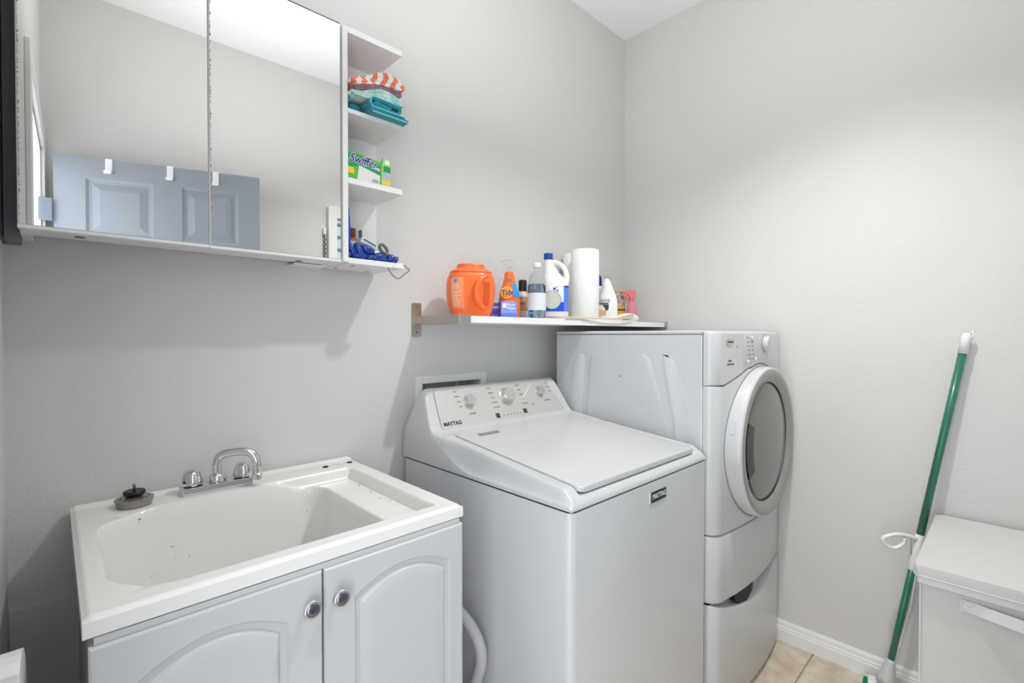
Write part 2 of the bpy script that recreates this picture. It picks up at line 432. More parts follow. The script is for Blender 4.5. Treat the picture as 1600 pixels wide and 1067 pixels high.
# open door leaf (seen in the mirror), hinged at the far jamb
def raised_rect(bm, x0, x1, z0, z1, yf, s):
    """raised-and-fielded panel on a face at y=yf whose outward side is s"""
    rings = []
    for inset, dep in ((0, 0), (0.010, -0.008), (0.022, -0.009), (0.052, -0.001), (0.056, -0.001)):
        rings.append([bm.verts.new((x, yf + s * dep, z)) for x, z in ((x0 + inset, z0 + inset), (x1 - inset, z0 + inset), (x1 - inset, z1 - inset), (x0 + inset, z1 - inset))])
    for a, b in zip(rings, rings[1:]):
        for i in range(4): bm.faces.new((a[i], a[(i + 1) % 4], b[(i + 1) % 4], b[i]))
    bm.faces.new(rings[-1])
W_, H_ = 0.81, 2.10
th_d = math.atan2(0.265, 0.766)
door = struct(thing('door_1', 'x', 'x', (-0.032, -0.345, 0.012), th_d))
del door['label']; del door['category']
px = [(0.112, 0.363), (0.478, 0.715)]; pz = [(0.14, 0.68), (0.90, 1.62), (1.75, 2.01)]
bm = bmesh.new()
xs = [0, *px[0], *px[1], W_]; zs = [0, *pz[0], *pz[1], *pz[2], H_]
for yf, s in ((0.0, 1), (-0.035, -1)):
    for i in range(len(xs) - 1):
        for j in range(len(zs) - 1):
            if i in (1, 3) and j in (1, 3, 5):
                continue
            bm.faces.new([bm.verts.new(p) for p in ((xs[i], yf, zs[j]), (xs[i + 1], yf, zs[j]), (xs[i + 1], yf, zs[j + 1]), (xs[i], yf, zs[j + 1]))])
for a, b in (((0, 0), (W_, 0)), ((W_, 0), (W_, H_)), ((W_, H_), (0, H_)), ((0, H_), (0, 0))):
    bm.faces.new([bm.verts.new(p) for p in ((a[0], 0, a[1]), (b[0], 0, b[1]), (b[0], -0.035, b[1]), (a[0], -0.035, a[1]))])
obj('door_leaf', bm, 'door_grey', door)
for (a, b) in px:
    for (z0, z1) in pz:
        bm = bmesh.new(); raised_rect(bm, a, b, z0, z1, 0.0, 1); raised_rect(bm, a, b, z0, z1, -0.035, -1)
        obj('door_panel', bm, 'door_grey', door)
obj('door_knob', Lt([(0.006, 0.0), (0.028, 0.004), (0.028, 0.008), (0.012, 0.014), (0.012, 0.03), (0.026, 0.04), (0.027, 0.052), (0.015, 0.06), (0.002, 0.061)], c=(W_ - 0.06, 0, 0.95), axis='y'), 'chrome', door, smooth=True)
bm = B(-0.048, -0.004, 0.0005, 0.003, 1.80, 1.90, bev=0.0008)
for z in (1.815, 1.85, 1.885): lathe(bm, [(0.005, 0.002), (0.004, 0.0045)], 10, c=(-0.030, 0, z), axis='y')
hg = obj('hinge', bm, 'hinge', door)
hg.matrix_local = Matrix.Rotation(-th_d, 4, 'Z') @ Matrix.Translation((0.0, 0.014, 0))
for n_, t in enumerate((0.244, 0.533, 0.766)):
    x = t * W_
    bm = P([(-0.040, 2.07), (-0.0375, 2.07), (-0.0375, 2.1025), (0.0025, 2.1025), (0.0025, 2.045), (0.02, 2.035), (0.022, 2.045), (0.024, 2.045), (0.022, 2.031), (0.0005, 2.040), (0.0005, 2.1), (0.0, 2.1), (0.0, 2.104), (-0.040, 2.104)], 'x', x - 0.013, x + 0.013)
    h = obj('over_door_hook', bm, 'hookw')
    h.matrix_world = Matrix.Translation((-0.032, -0.345, 0.012)) @ Matrix.Rotation(th_d, 4, 'Z')
    tag(h, ('white over-door hook nearest the hinge of the open grey door', 'middle white over-door hook on the open grey door', 'white over-door hook nearest the free edge of the grey door')[n_], 'hook', 'white hooks over the grey door')

# white glazed closet door on the front wall (a strip of it shows in the mirror)
gd = struct(bpy.data.objects.new('door_2', None)); C.objects.link(gd); gd.location = (1.215, YF, 0)
bm = bmesh.new()
box(bm, 0, 0.055, 0.001, 0.03, 0.0, 2.12, bev=0.003); box(bm, 0.645, 0.70, 0.001, 0.03, 0, 2.12, bev=0.003)
box(bm, 0.055, 0.645, 0.001, 0.03, 2.05, 2.12, bev=0.003); box(bm, 0.055, 0.645, 0.001, 0.03, 0, 0.12, bev=0.003)
obj('door_frame', bm, 'trim', gd)
z = 0.125
while z < 2.04:
    obj('pane', B(0.055, 0.645, 0.008, 0.016, z, min(z + 0.067, 2.048)), 'frost', gd)
    obj('glazing_bar', B(0.055, 0.645, 0.006, 0.024, z + 0.067, z + 0.079), 'hinge', gd)
    z += 0.079
ch = thing('bead_chain', 'dark beaded cord hanging beside the white glazed door, seen in the mirror', 'cord', (1.195, YF + 0.014, 1.3))
bm = T([(0, 0, 0.66), (0, 0, 0)], 0.002, 6)
for k in range(44): ellipsoid(bm, (0.003 * (-1) ** k, 0, k * 0.0145), (0.0065, 0.006, 0.006), u=6, v=4)
obj('beads', bm, 'bead_shade', ch)
obj('cord_clip', B(-0.008, 0.008, -0.0135, 0.006, 0.64, 0.68, bev=0.002), 'white', ch)

# ceiling lamp (out of view, lights the room)
cl = thing('ceiling_lamp', 'round white flush ceiling lamp over the middle of the laundry room', 'lamp', (1.37, 0.36, ZC))
obj('lamp_base', Lt([(0.13, -0.0005), (0.13, -0.02), (0.12, -0.03)]), 'white', cl, sharp=30)
obj('lamp_shade', Lt([(0.115, -0.03), (0.112, -0.055), (0.09, -0.085), (0.05, -0.10), (0.005, -0.105)]), 'lampw', cl, sharp=50)

# ------------------------------------------------------------------ mirror cabinet
CY, CZ0, CZ1 = 1.298, 1.513, 2.172
cab = thing('mirror_cabinet', 'white wall cabinet with two mirrored doors and open side shelves above the sink', 'cabinet', (0, 0, 0))
bm = bmesh.new()
F = CY + 0.018
box(bm, -0.043, -0.026, F, YB - 0.001, CZ0, CZ1); box(bm, 0.577, 0.5905, F, YB - 0.001, CZ0 + .004, CZ1)
box(bm, -0.026, 0.577, F, YB - 0.06, CZ0 + 0.005, CZ0 + 0.021); box(bm, -0.026, 0.577, F, YB - 0.001, CZ1 - 0.016, CZ1)
box(bm, -0.026, 0.577, YB - 0.008, YB - 0.001, CZ0 + 0.03, CZ1 - 0.016)
box(bm, -0.026, 0.5, YB - 0.02, YB - 0.008, CZ0 + 0.012, CZ0 + 0.07)
obj('carcass', bm, 'melamine', cab)
for x, y in ((0.045, 1.37), (0.50, 1.385)): obj('cam_cover', Lt([(0.009, CZ0 + 0.0035), (0.009, CZ0 + 0.0055)], 16, c=(x, y, 0)), 'filler', cab)
obj('gap_strip', B(XL + 0.006, -0.044, 1.37, YB - 0.001, 1.502, CZ1), 'filler', cab, label='charcoal strip in the gap beside the left wall')  # dark strips set in the gap between cabinet and left wall
obj('gap_strip', B(XL + 0.0005, XL + 0.005, CY + 0.02, YB - 0.001, 1.502, CZ1), 'black', cab, label='black strip on the left wall beside the cabinet')
tl = math.tan(D(0.75))
for k, (a, b) in enumerate(((-0.045, 0.2665), (0.2685, 0.5835))):
    m4 = Matrix.Translation((a, CY, 0)) @ Matrix.Rotation(-D(0.75), 4, 'Z')
    dr = obj('mirror_door', B(0, b - a, 0.004, 0.018, CZ0, CZ1, bev=0.001, seg=1), 'melamine', cab); dr.matrix_local = m4
    mi = obj('mirror_pane', B(0.0025, b - a - 0.0015, 0.0, 0.004, CZ0 + 0.008, CZ1 - 0.002), 'mirror', dr)
    # desilvered, ragged left edge of the glass
    pts = [(0.0026, CZ0 + 0.02)]; z = CZ0 + 0.02
    right = []
    while z < CZ1 - 0.01:
        right.append((0.0030 + random.random() ** 3 * 0.0022, z)); z += 0.003
    bm = bmesh.new()
    vsL = [bm.verts.new((0.0026, -0.0004, q[1])) for q in right]; vsR = [bm.verts.new((q[0], -0.0004, q[1])) for q in right]
    for i in range(len(right) - 1):
        if random.random() < 0.6: bm.faces.new((vsL[i], vsR[i], vsR[i + 1], vsL[i + 1]))
    obj('tarnished_edge', bm, 'tarnish', dr)
    bm = B(0.002, b - a - 0.002, -0.0005, 0.005, CZ1 - 0.003, CZ1 - 0.0005)
    obj('edge_shade', bm, 'bead_shade', dr)  # painted dark line for the shadow gap along the top edge
    obj('bottom_rail', B(0.0, b - a, -0.002, 0.004, CZ0, CZ0 + 0.007, bev=0.001, seg=1), 'melamine', dr)
# open shelving at the right end
SX0, SX1 = 0.591, 0.779
obj('partition', B(SX0, SX0 + 0.0155, CY, YB - 0.001, CZ0 + 0.004, CZ1 + 0.004, bev=0.0008, seg=1), 'melamine', cab)
obj('back_panel', B(SX0 + 0.0155, SX1, YB - 0.012, YB - 0.001, 1.529, 2.160), 'melamine', cab)
SH = [(1.514, 1.529), (1.739, 1.755), (1.937, 1.949), (2.160, 2.176)]
for z0, z1 in SH:
    obj('shelf', P(rrect(SX0 + 0.0155, SX1, CY, YB - 0.0125, 0.002), 'z', z0, z1), 'melamine', cab)
obj('bottom_tray', B(0.5, SX0, YB - 0.06, YB - 0.001, 1.5125, 1.5165), 'melamine', cab)
for x, y in ((0.64, 1.345), (0.625, 1.43), (0.735, 1.44)):
    obj('screw_hole', Lt([(0.006, 1.5132), (0.006, 1.5142)], 12, c=(x, y, 0)), 'filler', cab)

# ---- towels on the upper open shelf
def fold_path(x0, x1, z0, layers, pitch):
    pts = []; r = pitch / 2
    for k in range(layers):
        z = z0 + k * pitch; a, b = (x0 + r, x1 - r) if k % 2 == 0 else (x1 - r, x0 + r)
        for i in range(7): pts.append((a + (b - a) * i / 6, z))
        if k < layers - 1:
            s = 1 if k % 2 == 0 else -1
            for i in range(1, 6):
                t = -PI / 2 + PI * i / 6; pts.append((b + s * r * math.cos(t), z + r + r * math.sin(t)))
    return pts
def towel(label, m, x0, x1, y0, y1, z0, layers, pitch, wob=0.002, sag=0.0, seed=1):
    t = thing('folded_towel', label, 'towel', ((x0 + x1) / 2, (y0 + y1) / 2, ZS), 0, 'towels folded on the open shelf')
    cx, cy = (x0 + x1) / 2, (y0 + y1) / 2
    bm = ribbon(fold_path(x0 - cx, x1 - cx, pitch / 2, layers, pitch), pitch * 0.93, 'y', y0 - cy, y1 - cy)
    rnd = random.Random(seed)
    a, b, c_ = rnd.random() * 6, rnd.random() * 6, rnd.random() * 6
    for v in bm.verts:
        top = v.co.z / (layers * pitch)
        v.co.z += top * (wob * math.sin(v.co.x * 60 + a) * math.sin(v.co.y * 35 + b)) - sag * top * ((v.co.x / 0.09) ** 2)
        v.co.y += wob * 1.5 * math.sin(v.co.x * 45 + v.co.z * 80 + c_)
        v.co.z += z0 - ZS
        wx_ = v.co.x + cx; v.co.z *= 0.66 + 0.34 * sstep(0.60, 0.72, wx_)
    obj('cloth', bm, m, t, sharp=60)
    return t
ZS = 1.949
tt = thing('folded_towel', 'teal towel folded into a flat roll, bottom of the towel stack', 'towel', (0.70, 1.35, ZS), 0, 'towels folded on the open shelf')
pts = []
# flat spiral in the x-z plane
R0 = [(0.030, 0.028), (0.0, 0.030), (-0.015, 0.032), (-0.024, 0.027), (-0.015, 0.022), (0.04, 0.0205), (0.052, 0.020), (0.059, 0.029), (0.052, 0.0385), (-0.02, 0.0415), (-0.032, 0.039), (-0.037, 0.027), (-0.032, 0.015), (-0.02, 0.012), (0.075, 0.0115)]
pts = [(p.x, p.y) for p in spline([(a, b, 0) for a, b in R0], 5)]
obj('cloth', ribbon(pts, 0.0078, 'y', -0.075, 0.09), 'teal', tt, sharp=60)
R1 = [(0.084, 0.0045), (0.02, 0.0045), (-0.02, 0.0050), (-0.036, 0.011)]
obj('cloth', ribbon([(p.x, p.y) for p in spline([(a, b, 0) for a, b in R1], 5)], 0.0075, 'y', -0.08, 0.09), 'teal', tt, sharp=60)
hem = ribbon([(a, b + 0.0048) for a, b in pts[40:]], 0.0022, 'y', -0.078, -0.073)
obj('hem', hem, 'aqua', tt, label='pale aqua hem edge')
obj('hem', T([(-0.034, -0.08, 0.002), (0.03, -0.081, 0.0015), (0.084, -0.081, 0.0015)], 0.0016, 6), 'aqua', tt, label='pale aqua hem edge')
for v in (-0.09,):
    obj('cloth', sell([(0.001, 0.022, 0.06, 2.4), (0.012, 0.026, 0.066, 2.6), (0.022, 0.025, 0.06, 2.6), (0.027, 0.015, 0.05, 2.2)], 24, c=(-0.066, 0.02)), 'teal', tt, smooth=True)
towel('aqua and white printed cloth folded above the teal towel', 'floral', 0.609, 0.772, 1.275, 1.445, ZS + 0.0455, 3, 0.0095, 0.004, 0.006, 3)
towel('thin mauve towel between the printed cloth and the coral one', 'mauve', 0.609, 0.765, 1.280, 1.445, ZS + 0.0745, 2, 0.0085, 0.003, 0.006, 5)
towel('coral and white chevron striped towel on top of the towel stack', 'coral', 0.609, 0.770, 1.276, 1.44, ZS + 0.0920, 3, 0.0115, 0.004, 0.006, 8)

# ---- green box on the middle open shelf
sb = thing('wipes_box', 'green and white cardboard box of sweeping cloths with cut-away front, on the open shelf', 'box', (0.675, 1.372, 1.755))
bm = bmesh.new()
X0, X1, Y0, Y1, HB = -0.066, 0.072, -0.06, 0.055, 0.085
box(bm, X0, X1, Y0, Y1, 0, 0.001); box(bm, X0, X1, Y1 - 0.001, Y1, 0.001, HB); box(bm, X0, X0 + 0.001, Y0, Y1, 0.001, HB)
box(bm, X1 - 0.001, X1, Y0, Y1, 0.001, HB)
obj('carton', bm, 'boxin', sb, label='brown inside of the carton')
yf = Y0
obj('front_face', P([(X0, 0), (X1, 0), (X1, HB), (X1 - 0.028, HB), (X1 - 0.034, 0.070), (-0.03, 0.080), (X0, HB)], 'y', yf - 0.0012, yf), 'sgreen', sb)
obj('print', P([(X0, 0.030), (X0, 0.078), (-0.03, 0.075), (X1 - 0.035, 0.060), (X1 - 0.035, 0.030), (-0.03, 0.045)], 'y', yf - 0.0018, yf - 0.0012), 'dgreen', sb, label='deep green band')
obj('print', P([(-0.036, 0.002), (0.034, 0.002), (0.036, 0.030), (-0.03, 0.046)], 'y', yf - 0.0022, yf - 0.0012), 'pad', sb, label='white cloth picture')
obj('print', P([(X0, 0.018), (-0.045, 0.018), (-0.047, 0.036), (X0, 0.036)], 'y', yf - 0.0022, yf - 0.0018), 'yellow', sb, label='yellow patch')
obj('side_strip', P([(X1 - 0.032, 0.001), (X1 - 0.001, 0.001), (X1 - 0.001, HB), (X1 - 0.026, HB), (X1 - 0.030, 0.05)], 'y', yf - 0.0026, yf - 0.0012), 'lgreen', sb, label='pale green corner strip')
obj('print', B(X1 - 0.025, X1 - 0.002, yf - 0.0032, yf - 0.0026, 0.045, 0.062), 'dgreen', sb)
obj('print', B(X1 - 0.027, X1 - 0.005, yf - 0.0032, yf - 0.0026, 0.022, 0.043), 'lilac', sb, label='lilac patch')
obj('print', B(X1 - 0.028, X1 - 0.004, yf - 0.0032, yf - 0.0026, 0.008, 0.020), 'yellow', sb, label='yellow patch')
obj('print', B(X1 - 0.020, X1 - 0.006, yf - 0.0034, yf - 0.0026, 0.068, 0.080), 'whitep', sb, label='white patch')
text('Swiffer', 0.036, M['whitep'], sb, (-0.018, yf - 0.0024, 0.060), (D(90), D(4), 0), bold=0.05, shear=0.3, sx=0.86)
text('Swiffer', 0.036, M['ink_navy'], sb, (-0.018, yf - 0.0032, 0.060), (D(90), D(4), 0), bold=0.008, shear=0.3, sx=0.86)
text('sweep', 0.014, M['whitep'], sb, (0.022, yf - 0.0026, 0.049), (D(90), D(6), 0), bold=0.02, sx=0.75)
text('(32)', 0.012, M['ink'], sb, (0.02, yf - 0.0028, 0.010), (D(90), 0, 0))

# ---- things on the lowest open shelf (top at 1.529)
ZL = 1.529
bp = thing('blue_pack', 'tall narrow blue foil pack standing against the white partition', 'pack', (0.6235, 1.365, ZL))
obj('pouch', sell([(0.0, 0.008, 0.03, 3), (0.02, 0.010, 0.034, 3), (0.09, 0.009, 0.034, 3), (0.125, 0.006, 0.034, 3), (0.14, 0.0015, 0.033, 6)], 20), 'bluebag', bp, smooth=True)
obj('sealed_top', B(-0.0012, 0.0012, -0.033, 0.033, 0.138, 0.150), 'bluebag', bp)
bb = thing('brown_bottle', 'small brown bottle with red-brown cap at the back of the lowest shelf', 'bottle', (0.679, 1.432, ZL))
lv = [(0, 0.016, 0.013, 3), (0.003, 0.018, 0.015, 3), (0.075, 0.018, 0.015, 3), (0.085, 0.013, 0.012, 2.4), (0.088, 0.010, 0.010, 2)]
obj('bottle_body', sell(lv, 24), 'brown', bb, smooth=True)
obj('label_print', patch(lv, 0.055, 0.074, -1.2, 1.2), 'label_w', bb)
obj('cap', Lt([(0.012, 0.089), (0.0125, 0.091), (0.0125, 0.112), (0.011, 0.114)], 20), 'browncap', bb, sharp=40)
tb = thing('slate_tube', 'thin slate-teal brush handle leaning against the back panel', 'brush', (0.712, 1.440, ZL))
obj('handle', P(rrect(-0.004, 0.004, 0, 0.115, 0.003), 'y', -0.004, 0.004, bev=0.001), 'slate', tb)
obj('ferrule', B(-0.0045, 0.0045, -0.0045, 0.0045, 0.03, 0.04, bev=0.0005), 'black', tb)
tp = thing('teal_striped_tube', 'white sachet with teal stripe lying on top behind the blue gloves', 'sachet', (0.703, 1.382, ZL + 0.060), 0)
mtx = Matrix.Rotation(D(22), 4, 'Y')
bm = B(-0.028, 0.028, -0.02, 0.02, -0.010, 0.010, bev=0.004); bmesh.ops.transform(bm, matrix=mtx, verts=bm.verts[:]); obj('packet', bm, 'white', tp, smooth=False)
for z in (-0.004, 0.004):
    bm = B(-0.022, 0.022, -0.0212, -0.0198, z - 0.0022, z + 0.0022); bmesh.ops.transform(bm, matrix=mtx, verts=bm.verts[:]); obj('stripe', bm, 'slate' if z > 0 else 'frost', tp, label='teal stripe')
st = thing('soft_pack', 'white soft pack with a green corner under the teal striped sachet', 'pack', (0.712, 1.388, ZL))
obj('pouch', sell([(0, 0.035, 0.025, 4), (0.01, 0.038, 0.028, 4), (0.032, 0.036, 0.026, 4), (0.046, 0.030, 0.018, 3)], 28), 'white', st, smooth=True)
obj('green_corner', P([(0.028, 0.040), (0.042, 0.032), (0.036, 0.058)], 'y', -0.004, 0.002), 'lgreen', st)
def glove(label, loc, lobes, cuff):
    t = thing('rubber_glove', label, 'glove', loc, 0, 'blue rubber gloves on the lowest shelf')
    bm = bmesh.new()
    for (c_, r_, e) in lobes: ellipsoid(bm, c_, r_, Matrix.Rotation(D(e), 3, 'Y').to_euler(), 20, 12)
    obj('glove_body', bm, 'glove', t, smooth=True)
    obj('cuff', T(cuff, 0.0022, 8, closed=True), 'glove', t, smooth=True)
    return t
glove('blue rubber glove heaped beside the partition on the lowest shelf', (0.650, 1.325, ZL),
      [((-0.034, 0.005, 0.012), (0.011, 0.02, 0.012), 0), ((-0.021, 0, 0.027), (0.0105, 0.013, 0.024), -28), ((-0.006, 0, 0.041), (0.0095, 0.011, 0.010), 0),
       ((0.001, -0.004, 0.023), (0.0115, 0.013, 0.025), -30), ((0.026, -0.002, 0.033), (0.024, 0.017, 0.014), 22), ((0.010, 0.012, 0.014), (0.034, 0.026, 0.014), 0)],
      [(0.030 + 0.010 * math.cos(t), 0.010 * math.sin(t) - 0.003, 0.030 + 0.006 * math.cos(t + 1)) for t in [k * PI / 6 for k in range(12)]])
glove('blue rubber glove at the front right of the lowest shelf', (0.710, 1.325, ZL),
      [((-0.027, -0.008, 0.0105), (0.013, 0.012, 0.010), 0), ((0.0, -0.006, 0.015), (0.023, 0.014, 0.0135), -8), ((0.043, -0.006, 0.0145), (0.018, 0.014, 0.013), 22), ((0.018, 0.006, 0.009), (0.036, 0.02, 0.009), 0)],
      [(0.058 + 0.004 * math.cos(t), -0.006 + 0.011 * math.sin(t), 0.012 + 0.010 * math.cos(t)) for t in [k * PI / 6 for k in range(12)]])
gs = thing('strap_loop', 'grey rubber strap loop standing up out of the blue gloves', 'strap', (0.730, 1.322, ZL + 0.026))
ring = [(0.011 * math.cos(t) - 0.002 - 0.006 * math.sin(t), 0, 0.016 + 0.013 * math.sin(t)) for t in [k * PI / 10 for k in range(20)]]
obj('loop', T(ring, 0.0042, 10, closed=True, flat=1.6), 'greyr', gs, smooth=True)
obj('tail', T([(0.004, 0, 0.006), (0.012, 0, -0.002), (0.017, 0, -0.008)], [0.005, 0.006, 0.005], 10), 'greyr', gs, smooth=True)
# hook clipped to the shelf corner
hk = thing('shelf_clip_hook', 'white plastic hook with grey wire clipped on the open shelf corner', 'hook', (0.772, 1.2965, 1.51))
obj('clip_plate', P([(-0.030, 0.003), (-0.020, 0.018), (0.006, 0.020), (0.0085, 0.003)], 'y', -0.004, 0.0), 'white', hk)
obj('hook_plate', P([(-0.040, -0.006), (-0.034, 0.003), (0.018, 0.003), (0.026, 0.0), (-0.008, -0.024), (-0.026, -0.022)], 'y', -0.003, 0.0), 'clear', hk)
obj('wire', T(spline([(-0.044, -0.002, 0.001), (-0.036, -0.004, -0.014), (-0.018, -0.004, -0.027), (-0.004, -0.004, -0.026), (0.012, -0.004, -0.012), (0.030, -0.002, 0.001), (0.020, -0.001, 0.008), (0.012, 0.0, 0.016)], 6), 0.0016, 8), 'greyr', hk, smooth=True)

# ------------------------------------------------------------------ wall shelf and brackets
sh = thing('wall_shelf', 'white wall shelf on steel brackets above the washer, holding cleaning supplies', 'shelf', (0.965, YB, 1.361))
SZ0, SZ1 = 1.3505, 1.3735
FY = 1.222
o = obj('shelf_board', B(0.9665 - 0.965, 2.2445 - 0.965, FY - YB, -0.002, SZ0 - 1.361, SZ1 - 1.361, bev=0.0012, seg=1), 'melamine', sh)
def bracket(x0, x1, plate):
    b = obj('bracket', B(x0 - 0.965, x1 - 0.965, FY - YB, -0.001, SZ0 - 0.003 - 1.361, SZ1 + 0.003 - 1.361, bev=0.001, seg=1), 'steel', sh)
    box_ = B(x0 - 0.965 - 0.0005, x1 - 0.965 + (0.016 if plate else 0.0005), FY - 0.0062 - YB, FY - 0.0006 - YB, SZ0 - 0.0035 - 1.361, SZ1 + 0.0035 - 1.361, bev=0.0006, seg=1)
    obj('bracket_end_cap', box_, 'steel', sh)
    if plate:
        pl = obj('wall_plate', P(rrect(0.919 - 0.965, 0.957 - 0.965, 1.305 - 1.361, 1.424 - 1.361, 0.004), 'y', -0.0045, 0.0, bev=0.0008), 'steel', b)
        for z in (1.411, 1.320):
            obj('screw', Lt([(0.005, -0.0045), (0.004, -0.0065), (0.001, -0.007)], 14, c=(0.938 - 0.965, 0, z - 1.361), axis='y'), 'greyr', b, sharp=40)
bracket(0.938, 0.966, True)
obj('bracket_stub', B(0.930 - 0.965, 0.957 - 0.965, -0.03, -0.0045, SZ0 - 1.361, SZ1 - 1.361), 'steel', sh)
bracket(2.245, 2.2585, False)

# ---- supplies, each turned towards the doorway; local -Y is the front
def face(x, y, extra=0.0): return -math.atan2(x, y) + D(extra)
ZT = 1.3735
def trigger(par, z, m, m2=None, s=1.0, d=-1, collar=0.013):
    """pump head of a spray bottle, nozzle towards d (x)"""
    m2 = m2 or m
    obj('collar', Lt([(collar * s, z), (collar * s * 1.05, z + 0.002), (collar * s * 1.05, z + 0.016 * s), (collar * s * 0.8, z + 0.02 * s)], 20), m, par, sharp=40)
    zz = z + 0.018 * s
    obj('pump_head', P([(d * -0.022 * s, zz + 0.012 * s), (d * -0.010 * s, zz), (d * 0.010 * s, zz), (d * 0.014 * s, zz + 0.013 * s), (d * 0.036 * s, zz + 0.016 * s), (d * 0.036 * s, zz + 0.028 * s), (d * 0.004 * s, zz + 0.034 * s), (d * -0.018 * s, zz + 0.028 * s)], 'y', -0.009 * s, 0.009 * s, bev=0.0015), m2, par)
    obj('nozzle', Lt([(0.008 * s, min(d * 0.036 * s, d * 0.043 * s)), (0.008 * s, max(d * 0.036 * s, d * 0.043 * s))], 12, c=(0, 0, zz + 0.022 * s), axis='x'), m, par)
    obj('trigger', T(spline([(d * 0.016 * s, 0, zz + 0.014 * s), (d * 0.026 * s, 0, zz - 0.002 * s), (d * 0.024 * s, 0, zz - 0.018 * s), (d * 0.030 * s, 0, zz - 0.026 * s)], 4), 0.0035 * s, 8, flat=1.8), m, par, smooth=True)

# orange detergent tub
J = thing('detergent_tub', 'orange plastic laundry detergent tub with moulded handle, leftmost on the wall shelf', 'tub', (1.077, 1.335, ZT), face(1.077, 1.335, 12))
lv = [(0.0, 0.060, 0.044, 3), (0.003, 0.065, 0.049, 3), (0.02, 0.073, 0.055, 3), (0.05, 0.081, 0.059, 3), (0.085, 0.086, 0.061, 3), (0.12, 0.0855, 0.061, 3), (0.142, 0.080, 0.057, 2.9), (0.152, 0.0755, 0.054, 2.8), (0.1545, 0.073, 0.052, 2.8)]
obj('tub_body', sell(lv, 56), 'orange', J, smooth=True)
lid = [(0.155, 0.0735, 0.0525, 2.8), (0.157, 0.0745, 0.0535, 2.8), (0.163, 0.069, 0.050, 2.7), (0.168, 0.060, 0.046, 2.5), (0.1705, 0.051, 0.043, 2.3), (0.174, 0.0505, 0.0425, 2.2), (0.183, 0.050, 0.042, 2.2), (0.1855, 0.048, 0.040, 2.2)]
obj('lid', sell(lid, 48), 'orange', J, smooth=True)
obj('label_print', patch(lv, 0.028, 0.135, -1.05, -0.30, off=0.0006), 'orange_l', J, label='pale printed instructions panel')
bm = bmesh.new()
rnd = random.Random(3)
for k in range(16):
    z = 0.036 + k * 0.0050 + (0.0 if k < 11 else 0.004); L_ = interp(lv, z); u0 = -0.95; u1 = u0 + 0.35 + 0.22 * rnd.random()
    pp = []
    for i in range(6):
        t = u0 + (u1 - u0) * i / 5; s_, c_ = math.sin(t), -math.cos(t)
        pp.append(((L_[1] + 0.0014) * math.copysign(abs(s_) ** (2 / 3), s_), (L_[2] + 0.0014) * math.copysign(abs(c_) ** (2 / 3), c_), z))
    for a, b in zip(pp, pp[1:]):
        bm.faces.new([bm.verts.new(q) for q in (a, b, (b[0], b[1], b[2] + 0.0022), (a[0], a[1], a[2] + 0.0022))])
obj('fine_print', bm, 'cream', J)
obj('label_picture', patch(lv, 0.116, 0.131, -0.78, -0.62, off=0.0016, n=4), 'blue_l', J)
# handle: shaded groove painted as a darker orange patch, bowed grip over it
obj('handle_shade', patch(lv, 0.038, 0.122, 0.22, 0.54, off=0.0010), mat('shaded_orange_recess', (0.85, 0.33, 0.12), 0.5), J)
obj('handle', T(spline([(0.052, -0.046, 0.142), (0.036, -0.056, 0.140), (0.014, -0.064, 0.118), (0.004, -0.067, 0.088), (0.008, -0.067, 0.060), (0.024, -0.062, 0.038), (0.040, -0.054, 0.028)], 5), [0.006] * 4 + [0.009] * 4 + [0.0115] * 15 + [0.009] * 4 + [0.006] * 4, 14), 'orange', J, smooth=True)

# box of dryer sheets
DB = thing('dryer_sheet_box', 'small blue and violet box of sheets between the orange tub and the clear bottle', 'box', (1.210, 1.285, ZT), face(1.21, 1.285, 14))
obj('carton', B(-0.030, 0.030, -0.022, 0.022, 0, 0.058, bev=0.0008, seg=1), 'peri', DB)
obj('side_print', B(-0.0312, -0.0302, -0.0215, 0.0215, 0.001, 0.057), 'purple', DB, label='violet end face')
obj('print', B(-0.0295, 0.0295, -0.0228, -0.0221, 0.001, 0.016), 'blue_print2', DB)
obj('print', B(-0.024, -0.010, -0.0230, -0.0221, 0.036, 0.052), 'whitep', DB)
text('Dryer', 0.012, M['whitep'], DB, (0.008, -0.0226, 0.047), (D(90), 0, 0), bold=0.02)
text('Sheets', 0.012, M['whitep'], DB, (0.008, -0.0226, 0.035), (D(90), 0, 0), bold=0.02)
text('80', 0.006, M['whitep'], DB, (0.008, -0.0226, 0.025), (D(90), 0, 0))
DB2 = thing('dryer_sheet_box', 'violet box lettered in white, peeking out behind the orange tub', 'box', (1.186, 1.332, ZT), face(1.21, 1.29, 14))
obj('carton', B(-0.020, 0.016, -0.016, 0.016, 0, 0.056, bev=0.0008, seg=1), 'purple', DB2)
text('Sheets', 0.016, M['whitep'], DB2, (-0.003, -0.0166, 0.040), (D(90), 0, 0), bold=0.01, sx=0.8)
text('x A m', 0.008, M['whitep'], DB2, (-0.003, -0.0166, 0.010), (D(90), 0, 0), bold=0.02)

